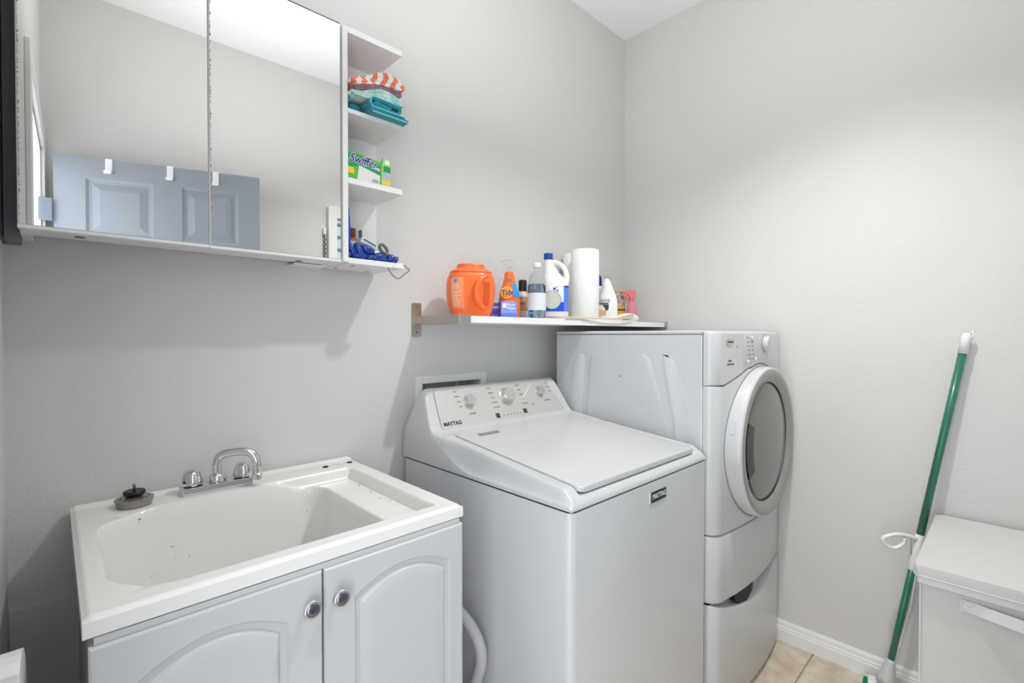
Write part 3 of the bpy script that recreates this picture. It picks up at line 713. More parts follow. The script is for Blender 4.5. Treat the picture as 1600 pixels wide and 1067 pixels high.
# orange stain spray bottle
SP = thing('spray_bottle', 'orange stain spray bottle with round yellow emblem and clear trigger', 'spray bottle', (1.291, 1.362, ZT), face(1.291, 1.362))
lv = [(0, 0.038, 0.022, 3), (0.004, 0.042, 0.025, 3), (0.06, 0.043, 0.026, 3), (0.10, 0.038, 0.024, 2.8), (0.135, 0.026, 0.019, 2.5), (0.165, 0.019, 0.017, 2.2), (0.180, 0.017, 0.016, 2), (0.184, 0.014, 0.014, 2)]
obj('bottle_body', sell(lv, 40), 'orange', SP, smooth=True)
trigger(SP, 0.184, 'clear', 's' and 'clear', 0.9, -1)
obj('label_print', patch(lv, 0.082, 0.136, 0.32, 1.35, off=0.0008), 'blue_l', SP, label='bright blue star burst')
obj('label_print', patch(lv, 0.066, 0.080, -1.3, -0.75, off=0.0008), 'blue_l', SP, label='bright blue star burst')
obj('emblem', Lt([(0.024, -0.0275), (0.023, -0.0295)], 32, c=(-0.009, 0, 0.100), axis='y', rx=1.0), 'yellow', SP)
obj('emblem_ring', Lt([(0.019, -0.0296), (0.018, -0.0302)], 32, c=(-0.009, 0, 0.100), axis='y'), mat('orange_print', (1.0, 0.62, 0.12), 0.5), SP)
text('Tide', 0.030, M['whitep'], SP, (-0.007, -0.0306, 0.100), (D(90), D(-6), 0), bold=0.03, shear=0.15, sx=0.9)
text('Tide', 0.030, M['ink_navy'], SP, (-0.007, -0.0314, 0.100), (D(90), D(-6), 0), bold=0.012, shear=0.15, sx=0.9)
text('OXI', 0.014, M['whitep'], SP, (0, 0, 0.150), (0, 0, 0), bold=0.05, wrap=(0.0235, 0.0205, 0))
text('OXI', 0.014, M['ink_navy'], SP, (0, 0, 0.150), (0, 0, 0), bold=0.01, wrap=(0.0242, 0.0212, 0))
text('STAIN REMOVER', 0.006, M['cream'], SP, (0, -0.0275, 0.066), (D(90), 0, 0), bold=0.02)

# small bottle with black cap
BK = thing('pump_bottle', 'small bottle with tall black cap and brown label behind the clear bottle', 'bottle', (1.388, 1.385, ZT), face(1.388, 1.385))
lv = [(0, 0.022, 0.020, 2), (0.003, 0.024, 0.022, 2), (0.105, 0.024, 0.022, 2), (0.112, 0.015, 0.015, 2), (0.116, 0.013, 0.013, 2)]
obj('bottle_body', sell(lv, 28), mat('pale_rose_plastic', (0.80, 0.74, 0.72), 0.3), BK, smooth=True)
obj('label_print', patch(lv, 0.035, 0.092, -1.0, 1.5, off=0.0006), 'brownlab', BK)
text('SPORT', 0.018, M['ink'], BK, (0, 0, 0.064), (0, 0, 0), bold=0.0, wrap=(0.025, 0.0232, -0.5))
obj('cap', Lt([(0.0165, 0.117), (0.0172, 0.120), (0.0172, 0.155), (0.016, 0.160), (0.010, 0.162)], 28), 'cap_black', BK, sharp=40)

# clear bottle
CB = thing('clear_bottle', 'clear plastic bottle with white screw cap and pale label, nearest the shelf edge', 'bottle', (1.356, 1.275, ZT), face(1.356, 1.275))
lv = [(0, 0.028, 0.028, 2), (0.006, 0.0335, 0.0335, 2), (0.02, 0.0345, 0.0345, 2), (0.14, 0.0345, 0.0345, 2), (0.165, 0.028, 0.028, 2), (0.182, 0.016, 0.016, 2), (0.188, 0.013, 0.013, 2), (0.196, 0.013, 0.013, 2)]
obj('bottle_body', sell(lv, 40), 'clear', CB, smooth=True)
obj('liquid', sell([(0.004, 0.030, 0.030, 2), (0.02, 0.032, 0.032, 2), (0.128, 0.032, 0.032, 2)], 32), 'liquid', CB, smooth=True)
obj('label_print', patch(lv, 0.032, 0.098, -2.2, 2.2, off=0.0008, n=28), 'label_w', CB)
obj('label_band', patch(lv, 0.098, 0.112, -1.0, 0.35, off=0.0008, n=16), 'darklab', CB, label='charcoal band')
obj('label_band', patch(lv, 0.128, 0.132, -1.2, 0.9, off=0.0008, n=16), 'darklab', CB, label='charcoal band')
obj('cap', Lt([(0.0145, 0.197), (0.0155, 0.199), (0.0155, 0.213), (0.0145, 0.215), (0.008, 0.2155)], 28), 'white', CB, sharp=40)

# white jug with blue cap
WJ = thing('bleach_jug', 'white jug with looped handle, blue cap and blue label', 'jug', (1.518, 1.325, ZT + 0.0115), face(1.518, 1.325, 6))
lv = [(0, 0.052, 0.042, 3.2), (0.004, 0.056, 0.046, 3.2), (0.135, 0.056, 0.046, 3.2), (0.150, 0.053, 0.044, 3), (0.165, 0.044, 0.038, 2.6, -0.008, 0), (0.185, 0.032, 0.030, 2.3, -0.016, 0), (0.215, 0.022, 0.022, 2, -0.024, 0), (0.235, 0.017, 0.017, 2, -0.027, 0), (0.240, 0.016, 0.016, 2, -0.027, 0)]
lv = [l if len(l) == 6 else (*l, 0, 0) for l in lv]
obj('jug_body', sell(lv, 44), 'white', WJ, smooth=True)
obj('handle', T(spline([(-0.018, 0, 0.226), (0.004, 0, 0.228), (0.028, 0, 0.216), (0.046, 0, 0.190), (0.051, 0, 0.160), (0.046, 0, 0.138)], 6), 0.0105, 14), 'white', WJ, smooth=True)
obj('cap', Lt([(0.0185, 0.2405), (0.0190, 0.242), (0.0190, 0.262), (0.0175, 0.265), (0.010, 0.2655)], 30, c=(-0.027, 0, 0)), 'blue_cap', WJ, sharp=40)
obj('label_print', patch(lv, 0.022, 0.128, 0.42, 1.5, off=0.0008), 'blue_print2', WJ, label='mid-blue text panel')
obj('label_print', patch(lv, 0.022, 0.060, -1.45, 0.42, off=0.0008), 'blue_print', WJ, label='royal blue lower label')
obj('label_print', Lt([(0.036, -0.0472), (0.0355, -0.0484)], 40, c=(-0.016, 0, 0.068), axis='y'), 'greenish', WJ, label='round pale green picture')
obj('label_print', Lt([(0.0375, -0.0468), (0.0375, -0.0476)], 40, c=(-0.016, 0, 0.068), axis='y'), 'blue_print', WJ, label='royal blue circle outline')
for x, z, r in ((-0.006, 0.1145, 0.0055), (0.006, 0.107, 0.0038), (0.004, 0.122, 0.0024)):
    obj('print_dot', Lt([(r, -0.0466), (r, -0.0474)], 16, c=(x, 0, z), axis='y'), 'blue_print', WJ)
bm = bmesh.new()
for k in range(14):
    if k in (4, 8): continue
    box(bm, 0.030, 0.050, -0.0462, -0.0456, 0.030 + k * 0.007, 0.0325 + k * 0.007)
obj('fine_print', patch(lv, 0.121, 0.126, 0.5, 1.1, off=0.0014), 'ink_navy', WJ); bm.free()

# paper towel rolls
def roll(x, y, z, r, h, label):
    t = thing('paper_towel_roll', label, 'paper roll', (x, y, z), 0, 'paper towel rolls on the wall shelf')
    obj('paper', Lt([(0.020, h - 0.002), (r - 0.003, h), (r, h - 0.003), (r, 0.003), (r - 0.003, 0.0), (0.020, 0.0015)], 48, cap=False), 'paper', t, sharp=50)
    obj('core', Lt([(0.020, 0.001), (0.020, h - 0.001), (0.0185, h - 0.001), (0.0185, 0.001)], 32, cap=False), 'brownlab', t, sharp=40)
    e = obj('loose_sheet_edge', B(-0.0006, 0.0006, -0.0004, 0.012, 0.001, h - 0.001), 'paper', t); e.location = (r * 0.9, -r * 0.42, 0)
roll(1.690, 1.300, ZT + 0.0115, 0.0610, 0.296, 'tall white paper towel roll standing at the front of the wall shelf')
roll(1.752, 1.4135, ZT, 0.050, 0.310, 'white paper towel roll mostly hidden behind the white jug')

# white floor cleaner spray
BN = thing('floor_cleaner_bottle', 'white floor cleaner spray bottle right of the paper towel roll', 'spray bottle', (1.888, 1.322, ZT + 0.0105), face(1.888, 1.322))
lv = [(0, 0.045, 0.028, 3), (0.004, 0.048, 0.030, 3), (0.075, 0.048, 0.030, 3), (0.11, 0.038, 0.027, 2.6, 0.004, 0), (0.15, 0.024, 0.021, 2.3, 0.002, 0), (0.185, 0.016, 0.016, 2, -0.004, 0), (0.190, 0.013, 0.013, 2, -0.004, 0)]
lv = [l if len(l) == 6 else (*l, 0, 0) for l in lv]
obj('bottle_body', sell(lv, 40), 'white', BN, smooth=True)
trigger(BN, 0.189, 'clear', None, 0.85, 1)
obj('label_print', B(-0.040, 0.006, -0.0312, -0.0303, 0.070, 0.076), 'ink', BN)
obj('label_print', B(-0.040, -0.004, -0.0312, -0.0303, 0.018, 0.042), 'tan_print', BN, label='tan wood-floor picture')
obj('label_print', P([(-0.022, 0.068), (0.008, 0.068), (0.006, 0.045), (-0.006, 0.038), (-0.010, 0.052)], 'y', -0.0314, -0.0303), 'ink', BN, label='dark picture')
text('Bona', 0.030, M['ink_l'], BN, (-0.014, -0.0308, 0.089), (D(90), 0, 0), bold=0.0, sx=0.9)
NB = thing('navy_cap_bottle', 'white bottle with navy cap half hidden behind the floor cleaner', 'bottle', (1.935, 1.405, ZT), face(1.93, 1.40))
lv = [(0, 0.026, 0.022, 2.5), (0.003, 0.028, 0.024, 2.5), (0.14, 0.026, 0.022, 2.5), (0.175, 0.013, 0.013, 2), (0.178, 0.012, 0.012, 2)]
obj('bottle_body', sell(lv, 28), 'white', NB, smooth=True)
obj('cap', Lt([(0.015, 0.1785), (0.016, 0.181), (0.014, 0.218), (0.009, 0.228), (0.003, 0.229)], 24), 'ink_navy', NB, sharp=40)

# yellow bag, pink spray bottle
YB_ = thing('foil_bag', 'yellow foil refill bag with violet band behind the pink spray bottle', 'bag', (2.095, 1.412, ZT), face(2.09, 1.41))
lv = [(0, 0.040, 0.018, 3), (0.01, 0.045, 0.024, 3), (0.08, 0.045, 0.022, 3), (0.13, 0.044, 0.012, 3), (0.150, 0.044, 0.003, 5), (0.168, 0.044, 0.0012, 6)]
obj('bag_body', sell(lv, 36), 'bagy', YB_, smooth=True)
obj('label_print', patch(lv, 0.085, 0.160, -0.1, 0.9, off=0.001), 'bagp', YB_, label='violet and cream print')
obj('label_print', patch(lv, 0.062, 0.070, -0.2, 1.4, off=0.0012), 'ink', YB_)
PK = thing('spray_bottle', 'pink translucent trigger spray bottle at the right end of the wall shelf', 'spray bottle', (2.110, 1.330, ZT), face(2.11, 1.33))
lv = [(0, 0.028, 0.024, 2), (0.004, 0.032, 0.028, 2), (0.02, 0.032, 0.028, 2), (0.07, 0.022, 0.020, 2), (0.105, 0.016, 0.016, 2), (0.112, 0.012, 0.012, 2)]
obj('bottle_body', sell(lv, 36), 'pink', PK, smooth=True)
trigger(PK, 0.112, 'pink_d', None, 1.0, -1, collar=0.015)

# folded cream cloth lying under the roll and hanging over the edge
FC = thing('folded_cloth', 'cream cloth lying under the jug and paper roll, right end puffed over shelf edge', 'cloth', (1.625, 1.30, ZT))
def cl_path(dz):
    return [(p.x, p.y) for p in spline([(-0.165, 0.0022 + dz, 0), (-0.08, 0.0026 + dz, 0), (0.04, 0.0026 + dz, 0), (0.13, 0.0024 + dz, 0), (0.20, 0.004 + dz * 1.6, 0), (0.27, 0.014 + dz * 2.0, 0), (0.33, 0.021 + dz * 2.2, 0)], 5)]
bm = ribbon(cl_path(0) , 0.0042, 'y', -0.081, 0.045); obj('cloth', bm, 'cloth_w', FC, sharp=60)
bm = ribbon(cl_path(0.0044), 0.0042, 'y', -0.080, 0.040); obj('cloth', bm, 'cloth_w', FC, sharp=60)
bm = sell([(0.0005, 0.050, 0.040, 3), (0.012, 0.060, 0.046, 3), (0.026, 0.054, 0.042, 2.8), (0.037, 0.034, 0.030, 2.4), (0.040, 0.012, 0.012, 2)], 28, c=(0.345, -0.034))
obj('puffed_end', bm, 'cloth_w', FC, smooth=True)
for dz in (0.002, 0.0064):
    obj('binding', T([(a, -0.0815, b) for a, b in cl_path(dz)], 0.0018, 6), 'cloth_c', FC, smooth=True)
obj('hanging_flap', P([(-0.06, 0.003), (0.32, 0.004), (0.26, -0.006), (0.19, -0.012), (0.10, -0.012), (0.02, -0.005)], 'y', -0.0855, -0.0815), 'cloth_w', FC)

# ------------------------------------------------------------------ washer outlet box in the wall
ob = struct(bpy.data.objects.new('trim_3', None)); C.objects.link(ob); ob.location = (0, YB, 0)
bm = bmesh.new()
oX0, oX1, oZ0, oZ1 = 0.932, 1.262, 0.925, 1.163
box(bm, oX0, OX0 + .004, -0.010, 0, oZ0, oZ1, bev=0.002); box(bm, OX1 - .004, oX1, -0.010, 0, oZ0, oZ1, bev=0.002)
box(bm, OX0 + .004, OX1 - .004, -0.010, 0, OZ1 - .003, oZ1, bev=0.002); box(bm, OX0 + .004, OX1 - .004, -0.010, 0, oZ0, OZ0 + .003, bev=0.002)
obj('outlet_frame', bm, 'trim', ob)
bm = bmesh.new()
box(bm, OX0, OX1, 0.085, 0.089, OZ0, OZ1); box(bm, OX0, OX0 + .003, 0, 0.085, OZ0, OZ1); box(bm, OX1 - .003, OX1, 0, 0.085, OZ0, OZ1)
box(bm, OX0 + .003, OX1 - .003, 0, 0.085, OZ1 - .003, OZ1); box(bm, OX0 + .003, OX1 - .003, 0, 0.085, OZ0, OZ0 + .003)
obj('outlet_liner', bm, 'wall_smooth', ob)
obj('supply_pipe', T([(1.155, 0.05, OZ1 - 0.004), (1.155, 0.05, OZ0 + 0.05)], 0.011, 16), 'pvc', ob, smooth=True)
obj('supply_valve', Lt([(0.014, 0.985), (0.016, 0.99), (0.016, 1.02), (0.010, 1.03)], 16, c=(1.155, 0.05, 0)), 'chrome', ob, sharp=40)

# ------------------------------------------------------------------ laundry sink on its cabinet
SX_, SY_ = (0.026, 0.680), (0.872, 1.462)
ZR = 0.922
sk = thing('utility_sink', 'white moulded laundry sink with washboard ledge, set on the white cabinet', 'sink', (0.35, 1.17, 0.886))
def sdrr(x, y, x0, x1, y0, y1, r):
    cx, cy = (x0 + x1) / 2, (y0 + y1) / 2
    qx, qy = abs(x - cx) - (x1 - x0) / 2 + r, abs(y - cy) - (y1 - y0) / 2 + r
    return math.hypot(max(qx, 0), max(qy, 0)) + min(max(qx, qy), 0) - r
def sink_z(x, y):
    z = ZR
    d = sdrr(x, y, SX_[0], SX_[1], SY_[0], SY_[1], 0.012)
    z -= 0.006 * (1 - sstep(0.0, 0.009, -d))                      # rounded outer rim
    z += 0.006 * sstep(1.425, 1.45, y)                               # slight upstand at the wall
    d = sdrr(x, y, 0.075, 0.634, 0.908, 1.352, 0.014)             # sunken tray
    tray = 0.030 * sstep(0.0, 0.012, -d) * sstep(0.38, 0.50, x)
    tray += 0.006 * sstep(0.0, 0.05, -d) * (1 - sstep(0.38, 0.50, x))
    z -= tray
    # vertical dark-lit ledge at the right, then the bowl
    b = sdrr(x, y, 0.058, 0.540, 0.908, 1.338, 0.12 if x < 0.30 else 0.055)
    if b < 0:
        z -= 0.29 * (1 - math.exp(-(-b / (0.024 + 0.012 * (1 - sstep(0.08, 0.30, x)))) ** 1.35))
    # curved corner shelf at the front right of the bowl
    return z
s_ = obj('basin', hfield(SX_[0] - 0.35, SX_[1] - 0.35, SY_[0] - 1.17, SY_[1] - 1.17, 218, 196, lambda x, y: sink_z(x + 0.35, y + 1.17) - 0.886, 0.008, False), 'sinkm', sk, sharp=55)
# inner rim resting on the cabinet
bm = bmesh.new()
for a_ in ((SX_[0] + 0.016, SX_[1] - 0.016, SY_[0] + 0.014, SY_[0] + 0.019), (SX_[0] + 0.016, SX_[0] + 0.021, SY_[0] + 0.019, SY_[1] - 0.002), (SX_[1] - 0.021, SX_[1] - 0.016, SY_[0] + 0.019, SY_[1] - 0.002)):
    box(bm, a_[0] - 0.35, a_[1] - 0.35, a_[2] - 1.17, a_[3] - 1.17, -0.0028, 0.022)
obj('support_rib', bm, 'sinkm', sk)
def stain(pts, m='dirt'):
    bm = bmesh.new()
    for (x, y, r) in pts:
        z = sink_z(x, y) - 0.886; n = Vector(((sink_z(x - .002, y) - sink_z(x + .002, y)) / .004, (sink_z(x, y - .002) - sink_z(x, y + .002)) / .004, 1)).normalized()
        q = n.to_track_quat('Z', 'Y').to_matrix()
        c0 = Vector((x - 0.35, y - 1.17, z)) + n * 0.0006; st_ = random.uniform(0.4, 1.0); a0 = random.random() * PI
        bm.faces.new([bm.verts.new(c0 + q @ Vector((r * random.uniform(.6, 1.2) * math.cos(a0 + t), r * st_ * random.uniform(.5, 1.1) * math.sin(a0 + t), 0))) for t in [k * PI / 3 for k in range(6)]])
    return obj('speck_marks', bm, m, sk, label='scattered grey-brown dirt specks')
rnd = random.Random(11)
pts = [(rnd.uniform(0.12, 0.50), rnd.uniform(1.24, 1.328), rnd.uniform(0.0012, 0.0032)) for _ in range(46)]
pts += [(0.5 + 0.02 * rnd.random(), rnd.uniform(1.0, 1.3), rnd.uniform(0.0012, 0.0030)) for _ in range(14)]
pts += [(rnd.uniform(0.600, 0.618), rnd.uniform(0.98, 1.30), rnd.uniform(0.0012, 0.0032)) for _ in range(20)]
stain(pts)['kind'] = 'stuff'
bm = bmesh.new()
for (x0, y0, L_, a) in ((0.56, 1.405, 0.085, 3),):
    for k in range(7):
        xx = x0 + rnd.uniform(-0.01, L_); yy = y0 + rnd.uniform(-0.012, 0.010); r = rnd.uniform(0.005, 0.012)
        bm.faces.new([bm.verts.new((xx - .35 + r * rnd.uniform(.7, 1.2) * math.cos(t), yy - 1.17 + 0.6 * r * rnd.uniform(.6, 1.2) * math.sin(t), ZR - 0.886 + 0.0005 + k * 0.00008)) for t in [k2 * PI / 4 for k2 in range(8)]])
obj('sticker_residue', bm, 'whitep', sk, label='peeling white sticker residue')
for x in (0.578, 0.652): obj('deck_plug', Lt([(0.008, ZR - 0.886), (0.008, ZR - 0.884), (0.005, ZR - 0.8825), (0.005, ZR - 0.881)], 16, c=(x - .35, 1.395 - 1.17, 0)), 'clear', sk, sharp=40)

# cabinet below
kc = thing('sink_cabinet', 'white cabinet with two arched-panel doors under the laundry sink', 'cabinet', (0.35, 1.17, 0))
CZT = 0.884
bm = bmesh.new()
x0, x1, y0, y1 = 0.038 - .35, 0.666 - .35, 0.884 - 1.17, 1.440 - 1.17
box(bm, x0, x0 + 0.016, y0, y1, 0.0, CZT - 0.003); box(bm, x1 - 0.016, x1, y0, y1, 0.0, CZT - 0.003)
box(bm, x0 + 0.016, x1 - 0.016, y1 - 0.006, y1, 0.08, CZT - 0.003); box(bm, x0 + 0.016, x1 - 0.016, y0, y1 - 0.006, 0.08, 0.095)
box(bm, x0 + 0.016, x1 - 0.016, y0, y0 + 0.016, CZT - 0.05, CZT - 0.003); box(bm, x0 + 0.016, x1 - 0.016, y0 + 0.04, y0 + 0.055, 0.0, 0.08)
obj('carcass', bm, 'thermo', kc)
obj('top_rail', B(x0, x1, 0.8685 - 1.17, 0.884 - 1.17, 0.8835, 0.8925), 'thermo', kc)
def arch_outline(xa, xb, zb, zs, rise, d, n=24):
    """closed outline inset by d, counter-clockwise, with arched top; xa..xb, bottom zb, spring zs"""
    xa += d; xb -= d; zb += d; w = (xb - xa) / 2; cx = (xa + xb) / 2
    out = [(xa, zb), (cx, zb), (xb, zb), (xb, (zb + zs) / 2), (xb, zs - d)]
    for i in range(1, n):
        t = -1 + 2 * i / n; out.append((cx - t * w, zs - d + rise * (1 - t * t)))
    out += [(xa, zs - d), (xa, (zb + zs) / 2)]
    return out
def cab_door(x0, x1, z0, z1, yf, px0, px1, pzb, pzs, rise, knob):
    bm = bmesh.new()
    N = len(arch_outline(0, 1, 0, 1, .1, 0)); cx, cz = (px0 + px1) / 2, (pzb + pzs) / 2
    a0 = arch_outline(px0, px1, pzb, pzs, rise, 0)
    rings = []
    def ray_rect(p, e=0.0):
        dx, dz = p[0] - cx, p[1] - cz; s = 1e9
        if dx > 1e-9: s = min(s, (x1 - e - cx) / dx)
        if dx < -1e-9: s = min(s, (x0 + e - cx) / dx)
        if dz > 1e-9: s = min(s, (z1 - e - cz) / dz)
        if dz < -1e-9: s = min(s, (z0 + e - cz) / dz)
        return (cx + dx * s, cz + dz * s)
    rings.append(([ray_rect(p) for p in a0], 0.020)); rings.append(([ray_rect(p) for p in a0], 0.003))
    rings.append(([ray_rect(p, 0.003) for p in a0], 0.0))
    for d, dep in ((0, 0.0), (0.003, 0.0045), (0.007, 0.0060), (0.013, 0.0062), (0.0165, 0.0030), (0.0185, 0.0008), (0.0205, 0.0), (0.04, 0.0)):
        rings.append((arch_outline(px0, px1, pzb, pzs, rise, d), dep))
    vr = [[bm.verts.new((p[0], yf + dep, p[1])) for p in r] for r, dep in rings]
    for a, b in zip(vr, vr[1:]):
        for i in range(N): bm.faces.new((a[i], a[(i + 1) % N], b[(i + 1) % N], b[i]))
    bm.faces.new(vr[-1]); bm.faces.new(list(reversed(vr[0])))
    # square the corners of the outer rectangle
    crn = [(x0, z0), (x1, z0), (x1, z1), (x0, z1)]
    for k, e in ((0, 0), (1, 0), (2, 0.003)):
        for q in crn:
            qq = (q[0] + (e if q[0] == x0 else -e), q[1] + (e if q[1] == z0 else -e))
            best = min(vr[k], key=lambda v: (v.co.x - qq[0]) ** 2 + (v.co.z - qq[1]) ** 2)
            best.co.x, best.co.z = qq
    d_ = obj('cabinet_door', bm, 'thermo', kc, sharp=22)
    kn = obj('knob', Lt([(0.006, -0.0002), (0.006, -0.010), (0.0155, -0.013), (0.0165, -0.016), (0.0155, -0.020), (0.0135, -0.0215), (0.012, -0.0212), (0.006, -0.0200), (0.0005, -0.0196)], 36, c=(knob[0], yf, knob[1]), axis='y', rx=1.0), 'chrome', d_, smooth=True, label='round chrome knob')
    kf = obj('knob_reflection', Lt([(0.0005, -0.0222), (0.006, -0.0220), (0.0115, -0.0214), (0.0118, -0.0205)], 36, c=(knob[0], yf, knob[1]), axis='y'), 'knob_refl', d_, smooth=True, label='knob face coloured as a dark reflection')  # dark reflection in the chrome is put into the face colour
    return d_
yfd = 0.862 - 1.17
cab_door(0.032 - .35, 0.3505 - .35, 0.10, 0.883, yfd, 0.082 - .35, 0.292 - .35, 0.17, 0.812, 0.034, (0.326 - .35, 0.829))
cab_door(0.3545 - .35, 0.672 - .35, 0.10, 0.883, yfd, 0.412 - .35, 0.636 - .35, 0.17, 0.812, 0.034, (0.379 - .35, 0.829))

# faucet
fa = thing('faucet', 'chrome two-handle faucet with swivelled U-shaped spout on the sink deck', 'faucet', (0.296, 1.392, ZR), 0)
obj('base_plate', P([(-0.074, 0), (0.080, 0), (0.080, 0.012), (0.076, 0.019), (-0.070, 0.019), (-0.074, 0.014)], 'y', -0.026, 0.026, bev=0.002), 'chrome', fa)
for x in (-0.050, 0.062):
    hd = bmesh.new(); n = 32
    rr = []
    for (r, z) in ((0.017, 0.0195), (0.0215, 0.021), (0.021, 0.030), (0.0175, 0.048), (0.0135, 0.056), (0.003, 0.057)):
        rr.append([hd.verts.new((x + r * (1 + 0.07 * math.cos(4 * t) * (z < 0.05)) * math.cos(t), r * (1 + 0.07 * math.cos(4 * t) * (z < 0.05)) * math.sin(t), z)) for t in [2 * PI * k / n for k in range(n)]])
    for a, b in zip(rr, rr[1:]):
        for i in range(n): hd.faces.new((a[i], a[(i + 1) % n], b[(i + 1) % n], b[i]))
    hd.faces.new(rr[0]); hd.faces.new(rr[-1])
    obj('handle', hd, 'chrome', fa, smooth=True)
obj('collar', Lt([(0.019, 0.0195), (0.019, 0.034), (0.017, 0.037), (0.013, 0.040)], 32, c=(0.004, 0, 0)), 'chrome', fa, sharp=35)
sp = spline([(0.004, 0, 0.036), (0.004, 0, 0.066), (0.009, -0.003, 0.081), (0.022, -0.011, 0.088), (0.050, -0.027, 0.091), (0.069, -0.038, 0.087), (0.080, -0.045, 0.072), (0.083, -0.047, 0.052), (0.083, -0.047, 0.030)], 7)
obj('spout', T(sp, 0.0105, 18), 'chrome', fa, smooth=True)
obj('aerator', Lt([(0.012, 0.018), (0.0125, 0.020), (0.0125, 0.032), (0.011, 0.034)], 24, c=(0.083, -0.047, 0)), 'chrome', fa, sharp=35)

# sink strainer
sn = thing('sink_strainer', 'round steel basket strainer with black rubber stopper on the sink deck', 'strainer', (0.133, 1.385, ZR))
bm = Lt([(0.030, 0.0), (0.033, 0.002), (0.0345, 0.012), (0.0365, 0.014), (0.0365, 0.0165), (0.033, 0.018), (0.012, 0.0215), (0.002, 0.022)], 48)
obj('basket', bm, 'strain', sn, sharp=40)
for ringr, cnt, zz in ((0.029, 16, 0.0188), (0.0245, 12, 0.0195)):
    for k in range(cnt):
        t = 2 * PI * (k + (0.5 if ringr < 0.027 else 0)) / cnt
        obj('drain_hole', Lt([(0.0016, zz - 0.0006), (0.0016, zz + 0.0003)], 8, c=(ringr * math.cos(t), ringr * math.sin(t), 0)), 'dark', sn)
obj('stopper', Lt([(0.010, 0.022), (0.018, 0.024), (0.0215, 0.028), (0.0205, 0.033), (0.017, 0.0345), (0.014, 0.0335), (0.002, 0.0345)], 36), 'black', sn, smooth=True)
obj('lift_pin', Lt([(0.0028, 0.034), (0.0028, 0.044), (0.0036, 0.046), (0.0036, 0.048), (0.001, 0.050)], 14), 'strain', sn, smooth=True)

# drain hose between cabinet and washer
hs = thing('drain_hose', 'grey-white washer drain hose looping down between sink cabinet and washer', 'hose', (0.832, 1.10, 0.0))
hp = spline([(-0.01, 0.30, 0.70), (-0.035, 0.26, 0.66), (-0.045, 0.16, 0.60), (-0.040, 0.03, 0.575), (-0.005, -0.06, 0.515), (0.010, -0.10, 0.44), (0.008, -0.08, 0.35), (0.0, -0.03, 0.24), (-0.02, 0.05, 0.12), (-0.03, 0.14, 0.02)], 8)
obj('hose_tube', T(hp, 0.0155, 16), 'hose', hs, smooth=True)
obj('hose_cuff', T(hp[:6], 0.0195, 16), 'hose', hs, smooth=True)

# white board at the lower left
pb = thing('plastic_board', 'white plastic board with rounded top standing between left wall and sink cabinet', 'board', (-0.049, 0.98, 0))
pts = [(-0.18, 0.0), (0.22, 0.0), (0.22, 0.2)] + [(-0.18 + 0.24 * math.sin(t) ** 0.9, 0.585 + 0.330 * math.cos(t) ** 0.7) for t in [PI / 2 * (1 - k / 14) for k in range(15)]]
pts[3] = (0.08, 0.56)
obj('board', P(pts, 'x', -0.018, 0.018, bev=0.0015), 'white', pb)
obj('foot', B(-0.019, 0.019, -0.181, -0.12, 0, 0.012), 'greyr', pb)

# ------------------------------------------------------------------ top-load washer
wx0, wx1, wy0, wy1 = 0.876, 1.594, 0.712, 1.458
wa = thing('washing_machine', 'white top-load washing machine with silver control console, left of the dryer', 'washing machine', ((wx0 + wx1) / 2, 1.08, 0))
ox, oy = (wx0 + wx1) / 2, 1.08
hw = (wx1 - wx0) / 2
bm = bmesh.new()
prism(bm, rrect(-hw, hw, wy0 - oy, wy1 - oy, 0.020, 8), 'z', 0.02, 0.888)
obj('body', bm, 'enamel', wa, sharp=25)
for x, y in ((-0.3, -0.32), (0.3, -0.32), (-0.3, 0.3), (0.3, 0.3)):
    obj('foot', Lt([(0.02, 0), (0.02, 0.012), (0.008, 0.014), (0.008, 0.021)], 16, c=(x, y, 0)), 'black', wa)
obj('seam', P(rrect(-hw + 0.003, hw - 0.003, wy0 - oy + 0.003, wy1 - oy - 0.003, 0.018, 8), 'z', 0.888, 0.8925), 'dark', wa)
prof = [(0.70, 0.914), (0.74, 0.918), (1.2455, 0.9725), (1.2480, 0.9885), (1.285, 0.992), (1.297, 0.999), (1.308, 1.014), (1.368, 1.118), (1.378, 1.128), (1.390, 1.126), (1.405, 1.098), (1.425, 1.055), (1.448, 1.0), (1.460, 0.95), (1.47, 0.92)]
def wprof(y):
    for a, b in zip(prof, prof[1:]):
        if y <= b[0]:
            t = (y - a[0]) / (b[0] - a[0]); return a[1] + (b[1] - a[1]) * max(0, min(1, t))
    return prof[-1][1]
def wz(x, y):
    d = hw - abs(x); Y = y + oy; e = Y - wy0
    z = wprof(Y) if Y < 1.255 else (wprof(Y - 0.004) + wprof(Y) + wprof(Y + 0.004)) / 3
    if Y < 1.2455:
        z += 0.0165 * sstep(0.720, 0.755, Y) * sstep(0.3050, 0.3085, abs(x))
    k_ = sstep(1.08, 1.37, Y)
    lim = (0.902 + 0.7 * d + 100 * d * d) * (1 - k_) + (1.150 - 0.165 * max(0.0, 1 - d / 0.055) ** 2.0) * k_
    z = smin(z, lim, 0.022)
    z = smin(z, 0.902 + 1.2 * e + 60 * e * e, 0.014)
    return z
obj('top_cover', hfield(-hw, hw, wy0 - oy, wy1 - oy, 300, 250, wz, 0.8925), 'enamel2', wa, sharp=55)
